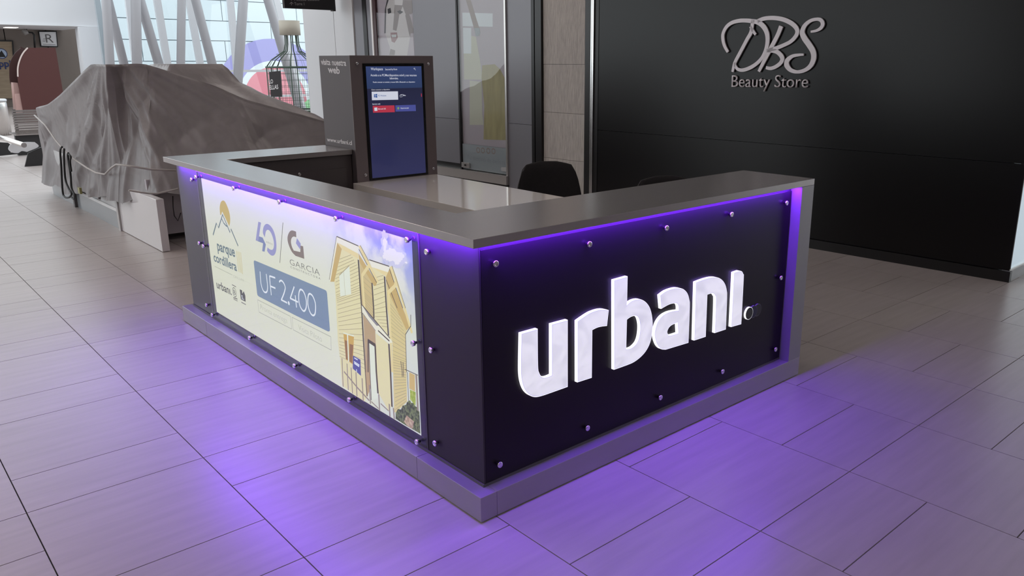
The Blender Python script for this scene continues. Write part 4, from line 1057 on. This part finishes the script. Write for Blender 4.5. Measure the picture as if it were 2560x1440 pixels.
# ================================================================== BENCH, BIN, BOOTH
bn = thing('bench', 'steel slatted mall bench with black end panels', 'bench')
M_steel = mat('polished_steel', (.55,.52,.50), .2, 1.0); M_wend = mat('bench_white', (.66,.67,.70), .4); M_bend = mat('bench_black', (.022,.022,.024), .5)
B1 = Frame((0, 12.25, 0), (1,0,0), (0,-1,0))
shape('end_panel', B1, [[(62,417),(70,383),(100,369),(118,366),(122,412)]], M_bend, bn, -.03, .04)
shape('end_plate', B1, [sm([(22,372),(30,360),(50,362),(62,356),(88,356),(97,367),(68,380),(55,378),(45,383),(30,381)], [4,6])], M_wend, bn, -.045, .03)
B2 = Frame((0, 13.9, 0), (1,0,0), (0,-1,0))
shape('end_panel', B2, [[(-60,352),(20,357),(32,366),(26,381),(54,384),(-60,396)]], M_bend, bn, -.03, .04)
tubeo('seat_rail', [tuple(at(u,v,2,.40)) for u, v in ((-30,330),(0,343),(60,363))], .035, M_steel, bn, 12)
bp_ = [at(u, v, 1, 14.6) for u, v in ((29,280),(92,283))]
x0, x1 = bp_[0][0], bp_[1][0]+.4
for k in range(9): boxo('back_slat', (x0, x1, 14.58, 14.60, .34+k*.042, .34+k*.042+.034), M_steel, bn)
for k in range(8): boxo('seat_slat', (x0-.1, x1, 13.95+k*.075, 14.01+k*.075, .33, .345), M_steel, bn)
boxo('seat_support', (x0-.1, x1, 14.0, 14.1, 0, .33), M_bend, bn); boxo('back_post', (x0+.02, x0+.06, 14.60, 14.64, 0, .72), M_bend, bn); boxo('back_post', (x1-.06, x1-.02, 14.60, 14.64, 0, .72), M_bend, bn)
bi = thing('litter_bin', 'cylindrical stainless steel litter bin at the photo edge', 'bin')
bp0 = at(2, 338, 2, 0); bm = bmesh.new(); lathe(bm, [(.205,0),(.205,.60),(.205,.70)], (bp0[0],bp0[1],0), 28); obj('body', bm, M_steel, bi)
bm = bmesh.new(); lathe(bm, [(.212,.70),(.212,.74),(.19,.75)], (bp0[0],bp0[1],0), 28); obj('rim', bm, M_wend, bi)
rd = thing('red_booth', 'dark red booth with rounded top beside the concrete wall', 'booth')
RF = Frame((0, 22, 0), (1,0,0), (0,-1,0)); r4 = zz(0, 100, 4.365)
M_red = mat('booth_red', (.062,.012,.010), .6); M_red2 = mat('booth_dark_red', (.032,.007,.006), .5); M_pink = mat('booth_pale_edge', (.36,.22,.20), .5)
prof = r4((300,85),(600,85),(640,320),(690,640),(700,1000),(290,1000),(235,700),(210,560),(190,400),(187,310),(215,205),(252,135))
shape('side_panel', RF, [sm(prof, [0,1,4,5])], M_red, rd, 0, .05)
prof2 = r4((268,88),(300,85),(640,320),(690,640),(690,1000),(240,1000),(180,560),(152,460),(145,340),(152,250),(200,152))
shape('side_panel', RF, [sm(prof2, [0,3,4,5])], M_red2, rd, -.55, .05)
shape('edge_strip', RF, [r4((152,465),(200,468),(225,580),(225,780),(180,780))], M_pink, rd, -.40, .3)
shape('shelf', RF, [r4((170,590),(215,585),(245,640),(245,800),(180,800))], M_pink, rd, -.2, .22)
ribbons('edge_trim', RF, [(r4((298,85),(252,135),(215,205),(190,300),(190,400)), .03)], mat('booth_trim', (.55,.45,.42), .5), rd, .05, .01)

# ================================================================== WIRE BOTTLE, HANGING SIGN
wbt = thing('bottle_cage', 'giant wire bottle for bottle recycling with beige cap', 'recycling container')
BY = 12.0
cxB = at(735, 168, 1, BY)[0]; rB = abs(at(798,168,1,BY)[0]-at(672,168,1,BY)[0])/2
zS = at(735,168,1,BY)[2]; zL = at(735,276,1,BY)[2]; zC0 = at(728,88,1,BY)[2]; zC1 = at(728,52,1,BY)[2]; zN = at(730,125,1,BY)[2]
rC = abs(at(752,70,1,BY)[0]-at(704,70,1,BY)[0])/2; rN = rC*.62
M_wire = mat('dark_green_wire', (.035,.065,.045), .5)
bm = bmesh.new(); lathe(bm, [(rC,zC0),(rC,zC1)], (cxB-.02,BY,0), 28); obj('cap', bm, mat('beige_cap', (.40,.36,.30), .6), wbt)
def ringpts(r, z, n=28): return [(cxB+r*math.cos(2*math.pi*k/n), BY+r*math.sin(2*math.pi*k/n), z) for k in range(n+1)]
for z in (zS, zL, .04): tubeo('hoop', ringpts(rB, z), .017, M_wire, wbt, 6)
for k in range(8):
    a = 2*math.pi*(k+.3)/8; c_, s_ = math.cos(a), math.sin(a)
    tubeo('frame_wire', [(cxB+r*c_, BY+r*s_, z) for r, z in ((rN, zC0+.02), (rN*1.05, zN+.1), (rN*1.35, zN-.02), (rB*.8, zS+.12), (rB, zS))], .009, M_wire, wbt, 6)
    tubeo('frame_wire', [(cxB+rB*c_, BY+rB*s_, z) for z in (zS, .03)], .009, M_wire, wbt, 6)
bm = bmesh.new()
for k in range(40):
    a = 2*math.pi*k/40; tube(bm, [(cxB+rB*.98*math.cos(a), BY+rB*.98*math.sin(a), z) for z in (zS, .03)], .0028, 4)
for k in range(12): tube(bm, ringpts(rB*.98, .1+(zS-.1)*k/12, 24), .0028, 4)
for k in range(24):
    a = 2*math.pi*k/24; tube(bm, [(cxB+r*math.cos(a), BY+r*math.sin(a), z) for r, z in ((rN*1.3, zN-.02),(rB*.8, zS+.12),(rB*.97, zS))], .0022, 4)
o = obj('wire_mesh', bm, M_wire, wbt); o['kind'] = 'stuff'
for z, r in ((zS+.12, rB*.8), (zS+.22, rB*.6)): tubeo('hoop', ringpts(r, z), .003, M_wire, wbt, 4)
CG = Frame((0, BY-rB*.85, 0), (1,0,0), (0,-1,0))
sgn = shape('sign_plate', CG, [[(672,180),(701,177),(705,242),(677,242)]], mat('sign_charcoal', (.035,.03,.033), .5), wbt, 0, .012)
text('lettering', 'LO', CG, (672.5,209), (682,208), (672.5,199), M_white, sgn, .013, bold=.02); text('lettering', 'ELLAS', CG, (673,224), (695,222), (673,213), M_white, sgn, .013, bold=.02)
hs = thing('hanging_sign', 'black hanging direction sign with arrow near the ceiling', 'sign')
HS = Frame((0, 8.7, 0), (1,0,0), (0,-1,0))
a0, b0 = HS.px(712, 20); a1_, b1_ = HS.px(838, 27)
shape('sign_board', HS, [[(a0,b0),(a1_-.02,b0),(a1_-.02,b0+.55),(a0,b0+.55)]], M_black, hs, -.06, .06, px=False)
shape('sign_side', HS, [[(a1_-.018,b0-.01),(a1_+.02,b0-.01),(a1_+.02,b0+.55),(a1_-.018,b0+.55)]], M_black, hs, -.10, .08, px=False)
M_sgrey = mat('sign_text_grey', (.32,.31,.31), .5)
hz = zz(600, 0, 6.4)
text('lettering', 'Torre 1', HS, hz((870,85))[0], hz((1030,85))[0], hz((870,38))[0], M_sgrey, hs, .002)
text('lettering', 'Acceso Estudio', HS, hz((870,12))[0], hz((1270,12))[0], hz((870,-36))[0], M_sgrey, hs, .002)
hm = abs(HS.px(713,10)[0]-HS.px(712,10)[0])
ribbons('arrow', HS, [(hz((822,85),(822,35)), hm*1.2), (hz((795,62),(822,33),(850,62)), hm*1.2), (hz((822,12),(822,-38)), hm*1.2), (hz((795,-11),(822,-40),(850,-11)), hm*1.2)], M_sgrey, hs, .002, smooth=False)
for xx in (a0+.12, a1_-.15): tubeo('hanger', [(xx, 8.73, b0+.55), (xx, 8.73, 4.2)], .008, M_black, hs, 6)
